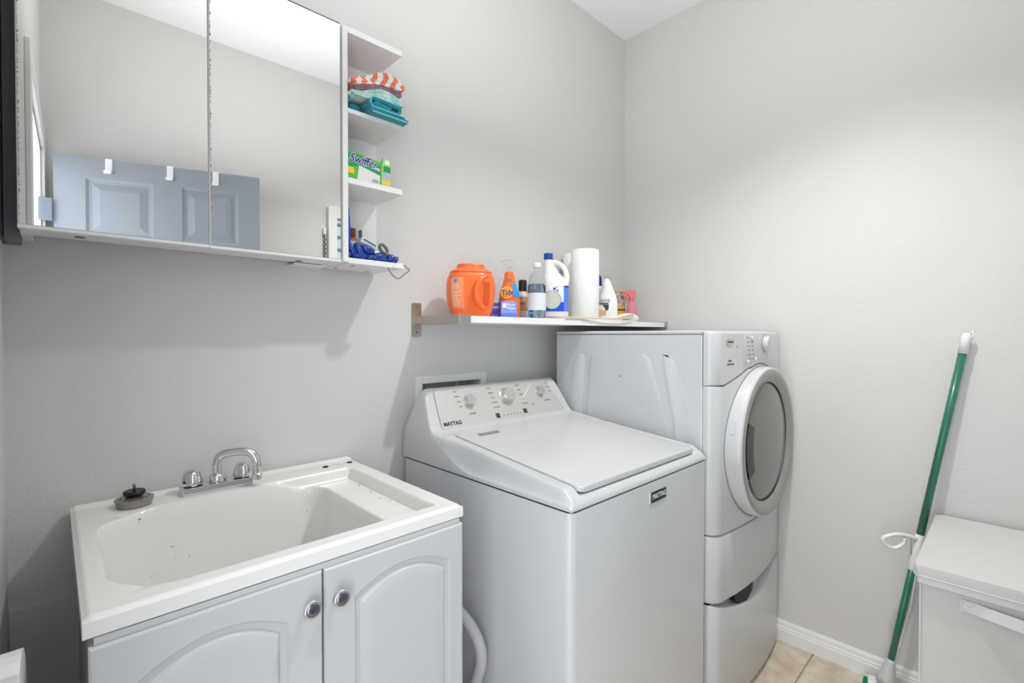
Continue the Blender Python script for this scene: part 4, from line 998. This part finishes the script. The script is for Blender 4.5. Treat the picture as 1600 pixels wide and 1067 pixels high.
# lid, following the slope of the deck
ly0, ly1, lx0, lx1 = 0.728, 1.243, -0.304, 0.304
sl = (0.972 - 0.918) / (1.245 - 0.74)
def lid_mesh(x0, x1, y0, y1, zoff, th, bev):
    bm = P(rrect(x0, x1, y0 - oy, y1 - oy, 0.018, 8), 'z', 0, th, bev=bev, seg=3)
    for v in bm.verts: v.co.z += 0.9185 + zoff + (v.co.y + oy - 0.74) * sl
    return bm
obj('lid', lid_mesh(lx0, lx1, ly0, ly1, 0.0045, 0.0145, 0.004), 'enamel2', wa, sharp=35)
obj('lid_gasket', lid_mesh(lx0 + 0.012, lx1 - 0.012, ly0 + 0.012, ly1 - 0.01, 0.0, 0.0046, 0.0), 'filler', wa)
def on_deck(x, y, z=0.0194):
    return Matrix.Translation((x, y - oy, 0.9185 + z + (y - 0.74) * sl)) @ Matrix.Rotation(math.atan(sl), 4, 'X')
bm = B(-0.042, 0.042, -0.010, 0.010, 0, 0.0008); o = obj('lid_badge', bm, 'ink_l', wa, label='small grey badge'); o.matrix_local = on_deck(-0.195, 1.195)
text('COMMERCIAL TECHNOLOGY', 0.0052, M['label_w'], wa, mtx=on_deck(-0.195, 1.195, 0.0205))
# console face
A0 = Vector((1.2985 - oy, 0.996)); A1 = Vector((1.3715 - oy, 1.124))
ca = math.atan2(A1.y - A0.y, A1.x - A0.x); CL = (A1 - A0).length
def on_console(x, s, off=0.0):
    """matrix whose local x runs right, local y up the console face, local z out of it"""
    p = A0 + (A1 - A0) * s
    return Matrix.Translation((x, p.x - math.sin(ca) * off, p.y + math.cos(ca) * off)) @ Matrix.Rotation(ca, 4, 'X')
def conv(poly, r=0.012, n=5):
    out = []; N = len(poly)
    for i in range(N):
        p = Vector(poly[i]); a = (Vector(poly[i - 1]) - p).normalized(); b = (Vector(poly[(i + 1) % N]) - p).normalized()
        for k in range(n + 1):
            t = k / n; out.append(tuple(p + a * r * (1 - t) ** 2 + b * r * t ** 2))
    return out
quad = conv([(-0.309, -0.002), (0.316, -0.002), (0.268, CL - 0.004), (-0.296, CL - 0.004)], 0.016)
o = obj('console_panel', P(quad, 'z', 0.0, 0.0052, bev=0.001), 'silver', wa); o.matrix_local = on_console(0, 0, -0.001)
rim = [(p[0], p[1], 0.0045) for p in quad]
o = obj('console_trim', T(rim, 0.0022, 8, closed=True), 'enamel2', wa, smooth=True); o.matrix_local = on_console(0, 0, -0.0005)
def dial(x, s, r, h):
    o = obj('dial', Lt([(r * 1.12, 0.004), (r * 1.12, 0.007), (r * 0.98, 0.009), (r, 0.010), (r * 0.96, h - 0.002), (r * 0.9, h), (0.001, h)], 40), 'dialm', wa, sharp=30); o.matrix_local = on_console(x, s)
    q = obj('dial_grip', B(-r * 0.12, r * 0.12, -r * 0.9, r * 0.9, h, h + 0.0012, bev=0.0004, seg=1), 'dialm', o)
    return o
dial(-0.165, 0.60, 0.0205, 0.024); dial(0.018, 0.62, 0.0285, 0.028); dial(0.205, 0.64, 0.0185, 0.022)
def ctext(t, sz, x, s, m='ink_l', b=0.0):
    return text(t, sz, M[m], wa, mtx=on_console(x, s, 0.0050), bold=b)
o = ctext('MAYTAG', 0.0185, -0.262, 0.11, 'ink', 0.03); o.data.name = 'brand'
for (x0_, rows, al) in ((-0.213, ('Small', 'Medium', 'Large', 'Auto'), 0), (-0.055, ('Normal', 'Delicates', 'Casual', 'Heavy Duty', 'Rinse & Spin'), 0), (0.094, ('Deep Fill', 'Bulky', 'Whites', 'Jeans', 'Power Wash'), 0), (0.262, ('Cold', 'Warm', 'Hot'), 0)):
    for k, r_ in enumerate(rows): ctext(r_, 0.0062, x0_ + 0.002 * k, 0.88 - 0.13 * k)
ctext('LOAD SIZE', 0.006, -0.165, 0.28, 'ink_red'); ctext('WATER TEMP', 0.006, 0.232, 0.36); ctext('Start', 0.006, 0.145, 0.30)
for x in (-0.055, 0.088):
    o = obj('console_button', B(-0.009, 0.009, -0.009, 0.009, 0, 0.002, bev=0.0008), 'ink', wa); o.matrix_local = on_console(x, 0.135 if x < 0 else 0.15, 0.004)
for k in range(6):
    o = obj('indicator_light', Lt([(0.0022, 0), (0.0018, 0.0008)], 10), 'ink', wa); o.matrix_local = on_console(-0.025 + k * 0.017, 0.12, 0.0045)
for k in range(5):
    ctext('- -', 0.006, -0.018 + k * 0.018, 0.24)
for k in range(2):
    bm = B(-0.0007, 0.0007, -0.052, 0.052, 0, 0.0004); o = obj('console_line', bm, 'whitep', wa); o.matrix_local = on_console(0.132 + k * 0.003, 0.68, 0.0045) @ Matrix.Rotation(D(-52), 4, 'Z')
# front badge
bd = obj('front_badge', B(1.226 - ox - 0.002, 1.316 - ox, wy0 - oy - 0.003, wy0 - oy - 0.0002, 0.828, 0.862, bev=0.0012), 'chrome', wa)
obj('badge_face', B(1.234 - ox, 1.314 - ox, wy0 - oy - 0.0036, wy0 - oy - 0.003, 0.8305, 0.8595), 'cap_black', bd)
text('MAYTAG', 0.0215, M['label_w'], bd, (1.274 - ox, wy0 - oy - 0.0039, 0.845), (D(90), 0, 0), bold=0.012, sx=0.85)

# ------------------------------------------------------------------ dryer on a pedestal
dx0, dx1 = 1.606, 2.247
DXC = (dx0 + dx1) / 2; DH = (dx1 - dx0) / 2
dr = thing('dryer', 'white front-load dryer with round smoked-glass door, stacked on its pedestal in the corner', 'dryer', (DXC, 1.05, 0.624))
Oy, Oz = 1.05, 0.624
def yfront(x, r=0.040):
    y = 0.660 + 0.028 * (x / DH) ** 2
    d = DH - abs(x)
    if d < r: y += (r - math.sqrt(max(0, r * r - (r - d) ** 2))) * 0.9
    return y
def curved_panel(zb, zt, yback, xa=-DH, xb=DH, n=64, yoff=0.0, bev=0.004):
    bm = bmesh.new(); cols = []
    xs_ = [xa + (xb - xa) * (0.5 - 0.5 * math.cos(PI * i / n)) for i in range(n + 1)]
    for x in xs_:
        b, t, y = zb(x), zt(x), yfront(x) + yoff
        K = 10
        col = [bm.verts.new((x, yback - Oy, b - Oz))]
        for k in range(K + 1):
            z = b + (t - b) * k / K
            col.append((x, y, z))
        c2 = [col[0], bm.verts.new((x, y + bev - Oy, b - Oz)), bm.verts.new((x, y + bev * 0.3 - Oy, b + bev * 0.3 - Oz)), bm.verts.new((x, y - Oy, b + bev - Oz)), bm.verts.new((x, y - Oy, t - bev - Oz)), bm.verts.new((x, y + bev * 0.3 - Oy, t - bev * 0.3 - Oz)), bm.verts.new((x, y + bev - Oy, t - Oz)), bm.verts.new((x, yback - Oy, t - Oz))]
        cols.append(c2)
    for a, b in zip(cols, cols[1:]):
        for i in range(8): bm.faces.new((a[i], a[(i + 1) % 8], b[(i + 1) % 8], b[i]))
    bm.faces.new(cols[0]); bm.faces.new(list(reversed(cols[-1])))
    return bm
YS = 0.731
obj('body', B(-DH, DH, YS + 0.002 - Oy, 1.392 - Oy, 0.0, 1.312 - Oz, bev=0.004), 'enamel', dr)
obj('top_panel', B(-DH - 0.001, DH + 0.001, YS - Oy, 1.392 - Oy, 1.3135 - Oz, 1.3265 - Oz, bev=0.005, seg=3), 'enamel', dr)
# pressed shapes in the side
bm = bmesh.new()
def arch_side(pts, t0=0.0025):
    prism(bm, [(y - Oy, z - Oz) for y, z in conv(pts, 0.03, 6)], 'x', -DH - t0, -DH + 0.002, bev=0.0012)
arch_side([(1.235, 0.70), (1.205, 1.235), (0.940, 1.237), (0.855, 0.95), (0.855, 0.70)])
arch_side([(1.340, 0.70), (1.300, 1.10), (1.285, 1.235), (1.235, 1.235), (1.262, 0.70)])
arch_side([(0.835, 0.70), (0.830, 0.98), (0.885, 1.240), (0.850, 1.240), (0.795, 1.10), (0.775, 0.70)])
obj('pressed_panel', bm, 'enamel', dr, sharp=40)
obj('side_hole', Lt([(0.003, -DH - 0.0029), (0.003, -DH - 0.002)], 10, c=(0, 1.06 - Oy, 1.15 - Oz), axis='x'), 'ink', dr)
DCX, DCZ, DR_ = 1.938 - DXC, 0.913, 0.279
def console_b(x):
    r = DR_ + 0.010; d = x - DCX
    circ = DCZ + math.sqrt(max(0.0, r * r - d * d)) if abs(d) < r else 0
    base = 1.137 if x < 0 else 1.06
    ramp = 1.137 + 0.30 * max(0, (x + DH - 0.05)) if x < 0 else 0
    return max(base, circ, min(ramp, 1.19)) if x < 0 else max(1.055, circ)
def front_t(x): return console_b(x) - 0.0022
obj('front_panel', curved_panel(lambda x: 0.627, front_t, YS), 'enamel2', dr, sharp=40)
obj('control_panel', curved_panel(console_b, lambda x: 1.322, YS, bev=0.009), 'enamel2', dr, sharp=40)
obj('seam', curved_panel(lambda x: console_b(x) - 0.0024, lambda x: console_b(x) + 0.0004, YS, yoff=0.004, xa=-DH + 0.002, xb=DH - 0.002, bev=0.0005), 'filler', dr)
def on_front(x, z, off=0.0005, up=True):
    s = (yfront(x + 0.004) - yfront(x - 0.004)) / 0.008
    return Matrix.Translation((x, yfront(x) - off - Oy, z - Oz)) @ Matrix.Rotation(math.atan(s), 4, 'Z') @ Matrix.Rotation(D(90), 4, 'X')
# grey left section of the control panel
def skin(x0_, x1_, zb, zt, off, m, name):
    bm = bmesh.new(); n = 24; c_ = []
    for i in range(n + 1):
        x = x0_ + (x1_ - x0_) * i / n; y = yfront(x) - off - Oy
        c_.append([bm.verts.new((x, y, zb(x) - Oz)), bm.verts.new((x, y, zt(x) - Oz)), bm.verts.new((x, y + 0.001, zt(x) - Oz)), bm.verts.new((x, y + 0.001, zb(x) - Oz))])
    for a, b in zip(c_, c_[1:]):
        for i in range(4): bm.faces.new((a[i], a[(i + 1) % 4], b[(i + 1) % 4], b[i]))
    bm.faces.new(c_[0]); bm.faces.new(c_[-1])
    return obj(name, bm, m, dr, sharp=40)
skin(-DH + 0.030, -0.145, lambda x: console_b(x) + 0.004, lambda x: 1.314, 0.0006, 'panel_grey', 'badge_panel')
bm = Lt([(0.026, 0), (0.026, 0.0012), (0.023, 0.002), (0.001, 0.0022)], 32)
for v in bm.verts: v.co.y *= 0.62
o = obj('badge', bm, 'dialm', dr, label='oval silver badge'); o.matrix_local = on_front(-0.238, 1.287)
text('Whirlpool', 0.009, M['ink'], dr, mtx=on_front(-0.238, 1.287, 0.0032), shear=0.3)
text('®', 0.008, M['ink_l'], dr, mtx=on_front(-0.19, 1.270, 0.0012))
text('duet', 0.012, M['ink'], dr, mtx=on_front(-0.238, 1.222, 0.0012)); text('SENSOR DRY', 0.008, M['ink'], dr, mtx=on_front(-0.232, 1.209, 0.0012))
kx, kz = 0.058, 1.278
o = obj('selector_knob', Lt([(0.030, 0), (0.030, 0.008), (0.027, 0.010), (0.026, 0.016), (0.023, 0.019), (0.001, 0.020)], 36), 'enamel2', dr, sharp=40, label='white selector knob'); o.matrix_local = on_front(kx, kz, -0.001)
q = obj('knob_shadow_ring', Lt([(0.0325, 0), (0.0325, 0.0015)], 36), 'ink_l', o)
for k in range(18):
    t = 2 * PI * k / 18
    o = obj('dial_mark', B(-0.003, 0.003, -0.0006, 0.0006, 0, 0.0004), 'ink_l', dr); o.matrix_local = on_front(kx + 0.040 * math.cos(t), kz + 0.040 * math.sin(t), 0.0008)
for i in range(2):
    for j in range(6):
        x, z = -0.118 + i * 0.034 + 0.004 * j, 1.302 - j * 0.0155
        o = obj('indicator_light', Lt([(0.0022, 0), (0.0022, 0.0008)], 8), 'ink_l', dr); o.matrix_local = on_front(x, z)
        text('Dry', 0.006, M['ink_l'], dr, mtx=on_front(x + 0.012, z, 0.0008))
for x, z in ((-0.075, 1.300), (-0.04, 1.222), (0.10, 1.225), (-0.105, 1.215)):
    o = obj('push_button', Lt([(0.007, 0), (0.007, 0.002), (0.005, 0.003)], 20), 'white', dr, sharp=40); o.matrix_local = on_front(x, z)
# round door
yb = yfront(DCX) + 0.02 - Oy; y0_ = yfront(DCX) - Oy
dd = obj('dryer_door', Lt([(DR_, y0_ + 0.040), (DR_, y0_ - 0.008), (DR_ - 0.001, y0_ - 0.022), (DR_ - 0.004, y0_ - 0.032), (DR_ - 0.008, y0_ - 0.0355), (DR_ - 0.012, y0_ - 0.0365), (DR_ - 0.05, y0_ - 0.026), (DR_ - 0.05, y0_ + 0.02)], 96, c=(DCX, 0, DCZ - Oz), axis='y'), 'enamel2', dr, sharp=35)
gp = []
for k in range(96):
    t = 2 * PI * k / 96; x = DCX + (DR_ + 0.0022) * math.cos(t); gp.append((x, yfront(max(-DH + .002, min(DH - .002, x))) - Oy + 0.0005, DCZ - Oz + (DR_ + 0.0022) * math.sin(t)))
obj('door_gap_shade', T(gp, 0.0019, 6, closed=True), 'ink_l', dd, smooth=True)  # thin grey outline painting the shade in the gap round the door
obj('door_bezel', Lt([(DR_ - 0.0085, y0_ - 0.0362), (DR_ - 0.012, y0_ - 0.0385), (DR_ - 0.024, y0_ - 0.0390), (DR_ - 0.038, y0_ - 0.036), (DR_ - 0.051, y0_ - 0.029), (DR_ - 0.058, y0_ - 0.024)], 96, c=(DCX, 0, DCZ - Oz), axis='y', cap=False), 'door_ring', dd, smooth=True, label='grey door bezel')
obj('door_glass', Lt([(0.002, y0_ - 0.034), (0.08, y0_ - 0.0330), (0.15, y0_ - 0.030), (0.20, y0_ - 0.026), (DR_ - 0.057, y0_ - 0.0225), (DR_ - 0.057, y0_ - 0.016)], 96, c=(DCX, 0, DCZ - Oz), axis='y'), 'dglass', dd, smooth=True, label='smoked grey round glass')
obj('glass_seal', Lt([(DR_ - 0.0575, y0_ - 0.0245), (DR_ - 0.0595, y0_ - 0.0240)], 96, c=(DCX, 0, DCZ - Oz), axis='y', cap=False), 'dark', dd)
# dark reflection in the left of the glass, put in as a black patch
refl = []
for k in range(13): t = D(155 + 55 * k / 12); refl.append((DCX + 0.214 * math.cos(t), DCZ - Oz + 0.214 * math.sin(t)))
for k in range(13): t = D(207 - 48 * k / 12); refl.append((DCX + 0.150 * math.cos(t) * 1.0, DCZ - Oz + 0.190 * math.sin(t)))
obj('glass_reflection', P(refl, 'y', y0_ - 0.0300, y0_ - 0.016, bev=0.0), mat('black_reflection', (0.05, 0.05, 0.07), 0.3, mottle=(60, (0.12, 0.12, 0.18))), dd)
for t in (D(163), D(192)):
    bm = B(-0.007, 0.007, -0.0005, 0.0005, -0.022, 0.022); o = obj('hinge_cover', bm, 'enamel2', dd)
    bmr = Matrix.Translation((DCX + (DR_ + 0.0004) * math.cos(t), y0_ - 0.004, DCZ - Oz + (DR_ + 0.0004) * math.sin(t))) @ Matrix.Rotation(-(t), 4, 'Y') @ Matrix.Rotation(D(90), 4, 'Z')
    o.matrix_local = bmr

# pedestal
pd = thing('dryer_pedestal', 'white storage drawer pedestal with scooped handle under the dryer', 'pedestal', (DXC, 1.05, 0))
Oz_keep = Oz
Oz = 0.0
obj('body', B(-DH, DH, YS + 0.012 - Oy, 1.392 - Oy, 0.012, 0.6225, bev=0.004), 'enamel', pd)
obj('seam', B(-DH + 0.05, DH - 0.05, YS - 0.01 - Oy, YS + 0.012 - Oy, 0.03, 0.618), 'dark', pd)
obj('upper_panel', curved_panel(lambda x: 0.393 - 0.004 * (1 - (x / DH) ** 2), lambda x: 0.6215, YS, bev=0.007), 'enamel2', pd, sharp=40)
def dip(x):
    t = max(0.0, 1 - (x / (DH * 0.96)) ** 2); return 0.386 - 0.062 * t ** 1.1
obj('drawer_front', curved_panel(lambda x: 0.016, dip, YS - 0.02, bev=0.010), 'enamel2', pd, sharp=40)
# concave scoop behind the drawer lip
bm = bmesh.new(); n = 40; g_ = []
for i in range(n + 1):
    x = -DH * 0.93 + 2 * DH * 0.93 * i / n; w_ = math.sqrt(max(0, 1 - (x / (DH * 0.94)) ** 2)); row = []
    for k in range(9):
        t = k / 8; y = yfront(x) + 0.006 + (0.012 + 0.034 * w_) * math.sin(t * PI / 2); z = dip(x) - 0.004 - 0.010 * w_ * math.sin(t * PI) + (0.392 - dip(x)) * t ** 2
        row.append(bm.verts.new((x, y - Oy, z)))
    g_.append(row)
for a, b in zip(g_, g_[1:]):
    for k in range(8): bm.faces.new((a[k], a[k + 1], b[k + 1], b[k]))
obj('handle_scoop', bm, 'enamel2', pd, smooth=True)
slot = [(-0.175, 0.386), (-0.01, 0.386), (-0.025, 0.348), (-0.07, 0.327), (-0.13, 0.331), (-0.165, 0.358)]
bm = bmesh.new()
ring = [(x, yfront(x) + 0.012 - Oy, z) for x, z in slot]
a_ = [bm.verts.new(p) for p in ring]; b_ = [bm.verts.new((p[0], p[1] + 0.03, p[2])) for p in ring]
bm.faces.new(a_); bm.faces.new(b_)
for i in range(6): bm.faces.new((a_[i], a_[(i + 1) % 6], b_[(i + 1) % 6], b_[i]))
obj('handle_slot', bm, 'dark', pd, label='black finger slot')
for x, y in ((-0.28, 0.30), (0.28, 0.30), (-0.28, -0.26), (0.28, -0.26)):
    obj('foot', Lt([(0.02, 0), (0.02, 0.0125)], 16, c=(x, y, 0)), 'black', pd)
Oz = Oz_keep

# ------------------------------------------------------------------ fabric hamper
HX0, HX1, HY0, HY1, HH = 1.708, 2.240, -0.36, 0.178, 0.682
ha = thing('laundry_hamper', 'light grey fabric laundry hamper with padded lid and strap handle by the right wall', 'hamper', (2.005, -0.09, 0))
hx, hy = 2.005, -0.09
bm = bmesh.new()
nz, n_side = 14, 14
rings = []
for k in range(nz + 1):
    z = 0.004 + (0.640 - 0.004) * k / nz; ring = []
    for side in range(4):
        for i in range(n_side):
            t = i / n_side
            a = {0: (HX0 + 0.012 + (HX1 - HX0 - .024) * t, HY0 + .012), 1: (HX1 - .012, HY0 + .012 + (HY1 - HY0 - .024) * t), 2: (HX1 - .012 - (HX1 - HX0 - .024) * t, HY1 - .012), 3: (HX0 + .012, HY1 - .012 - (HY1 - HY0 - .024) * t)}[side]
            nn = {0: (0, -1), 1: (1, 0), 2: (0, 1), 3: (-1, 0)}[side]
            bul = 0.006 * math.sin(PI * t) * math.sin(PI * k / nz) * math.sin(k * 0.7 + side + 3 * t)
            ring.append(bm.verts.new((a[0] - hx + nn[0] * bul, a[1] - hy + nn[1] * bul, z)))
    rings.append(ring)
N = 4 * n_side
for a, b in zip(rings, rings[1:]):
    for i in range(N): bm.faces.new((a[i], a[(i + 1) % N], b[(i + 1) % N], b[i]))
bm.faces.new(rings[0]); bm.faces.new(rings[-1])
obj('fabric_body', bm, 'linen', ha, sharp=40)
obj('lid', P(rrect(HX0 - 0.003 - hx, HX1 + 0.002 - hx, HY0 - 0.002 - hy, HY1 + 0.003 - hy, 0.014, 5), 'z', 0.652, HH, bev=0.008, seg=4), 'linen', ha, sharp=50)
bm = bmesh.new()
rr = rrect(HX0 + 0.000 - hx, HX1 - 0.002 - hx, HY0 + 0.002 - hy, HY1 - 0.001 - hy, 0.012, 4)
prism(bm, rr, 'z', 0.6335, 0.6505); obj('rim_band', bm, 'linen_trim', ha, sharp=50)
obj('lid_seam', T([(p[0], p[1], 0.6545) for p in rrect(HX0 - 0.004 - hx, HX1 + 0.003 - hx, HY0 - 0.003 - hy, HY1 + 0.004 - hy, 0.014, 5)], 0.0018, 6, closed=True), 'linen_trim', ha)
obj('corner_piping', T([(HX0 + 0.010 - hx, HY1 - 0.010 - hy, 0.01), (HX0 + 0.009 - hx, HY1 - 0.009 - hy, 0.63)], 0.0025, 6), 'linen_trim', ha)
# strap handle: a ribbon that bows out from the side
hpts = [(HX0 + 0.0105, 0.088, 0.603), (HX0 + 0.008, 0.055, 0.602), (HX0 + 0.000, 0.02, 0.601), (HX0 - 0.006, -0.03, 0.599), (HX0 - 0.009, -0.09, 0.598), (HX0 - 0.008, -0.15, 0.599), (HX0 + 0.002, -0.20, 0.602), (HX0 + 0.0105, -0.27, 0.603)]
pp = spline(hpts, 6); bm = bmesh.new(); rows = []
for p in pp:
    rows.append([bm.verts.new((p.x - hx - dx_, p.y - hy, p.z + dz_)) for dx_, dz_ in ((0, 0.015), (0.0025, 0.015), (0.0035, -0.015), (0.001, -0.015))])
for a, b in zip(rows, rows[1:]):
    for i in range(4): bm.faces.new((a[i], a[(i + 1) % 4], b[(i + 1) % 4], b[i]))
bm.faces.new(rows[0]); bm.faces.new(rows[-1])
st_ = obj('strap_handle', bm, 'linen_trim', ha)
bm = bmesh.new()
for s_ in ((0.085, 0.592, 0.085, 0.614), (0.085, 0.614, 0.060, 0.613), (0.060, 0.613, 0.060, 0.591), (0.060, 0.591, 0.085, 0.592), (0.085, 0.592, 0.060, 0.613), (0.085, 0.614, 0.060, 0.591)):
    tube(bm, [(HX0 + 0.0075 - hx, s_[0] - hy, s_[1]), (HX0 + 0.0060 - hx, s_[2] - hy, s_[3])], 0.0007, 5)
obj('stitching', bm, 'linen', st_)

# ------------------------------------------------------------------ green mop leaning in front of the right wall
P0 = Vector((2.236, 0.106, 1.318)); P1 = Vector((2.168, 0.306, 0.055))
mo = thing('butterfly_mop', 'green-handled mop with white lever leaning on the right wall beside the hamper', 'mop', tuple(P1 * 1))
ax = (P0 - P1).normalized(); LL = (P0 - P1).length
def mp(s, ox_=0.0, oy_=0.0): return (P0 + (P1 - P0) * s) - P1 + Vector((ox_, oy_, 0))
obj('upper_handle', T([mp(0.055), mp(0.565)], 0.0118, 20), 'green', mo, smooth=True)
obj('grip_cap', T([mp(0.0), mp(0.004), mp(0.012), mp(0.056)], [0.006, 0.0115, 0.0135, 0.0138], 20), 'white', mo, smooth=True)
obj('hang_tab', T([mp(0.004, -0.004, -0.008), mp(-0.004, 0, -0.011), mp(0.006, 0.0, -0.016), mp(0.02, 0, -0.014)], 0.003, 8), 'white', mo, smooth=True)
obj('joint_sleeve', T([mp(0.560), mp(0.563), mp(0.660), mp(0.664)], [0.011, 0.0138, 0.0128, 0.011], 20), 'white', mo, smooth=True)
obj('lower_handle', T([mp(0.655), mp(0.948)], 0.0108, 20), 'green', mo, smooth=True)
c0 = mp(0.575)
lev = [c0 + Vector(v) for v in ((-0.010, 0.006, 0.004), (-0.020, 0.022, 0.010), (-0.035, 0.045, 0.014), (-0.052, 0.070, 0.010), (-0.066, 0.093, -0.006), (-0.060, 0.083, -0.028), (-0.045, 0.062, -0.036), (-0.030, 0.040, -0.018), (-0.030, 0.036, 0.004))]
obj('lever_ring', T(spline(lev, 6), 0.0062, 12, flat=1.3), 'white', mo, smooth=True)
obj('lever_rod', T([c0 + Vector((-0.018, 0.020, 0.006)), mp(0.625, -0.006, 0.010)], 0.0018, 8), 'steel', mo, smooth=True)
obj('lever_rod', T([c0 + Vector((-0.010, 0.010, 0.000)), mp(0.625, -0.004, 0.002)], 0.0018, 8), 'steel', mo, smooth=True)
obj('pull_rod', T(spline([mp(0.625, -0.010, -0.006), mp(0.70, 0.004, -0.014), mp(0.78, 0.012, -0.018), mp(0.80, 0.013, -0.016), mp(0.90, 0.0, -0.012)], 6), 0.0028, 8), 'white', mo, smooth=True)
obj('head_socket', T([mp(0.930), mp(0.94), mp(0.985), mp(1.0)], [0.012, 0.0145, 0.026, 0.030], 20), 'enamel2', mo, smooth=True)
hdv = Vector((-0.83, 0.56, 0)).normalized()      # mop head points along the wall, into the room
hb = bmesh.new()
R3 = Matrix.Translation((0, 0, 0)) @ Matrix.Rotation(math.atan2(0.99, -0.12), 4, 'Z')
box(hb, -0.05, 0.052, -0.024, 0.024, -0.028, -0.006, bev=0.004, mtx=R3); obj('head_plate', hb, 'white', mo)
hb = bmesh.new(); box(hb, -0.06, 0.068, -0.028, 0.028, -0.054, -0.030, bev=0.003, mtx=R3); obj('sponge', hb, 'green_pad', mo, label='green sponge pad')
for k in range(4):
    hb = bmesh.new(); box(hb, 0.054, 0.066, -0.022 + k * 0.0115, -0.014 + k * 0.0115, -0.0305, -0.018, bev=0.001, seg=1, mtx=R3); obj('ridge', hb, 'green_pad', mo)
obj('spring', T([(-0.045 + 0.006 * math.cos(t), 0.010 + 0.006 * math.sin(t), -0.004 + 0.0012 * t) for t in [k * PI / 5 for k in range(30)]], 0.0014, 6), 'steel', mo)
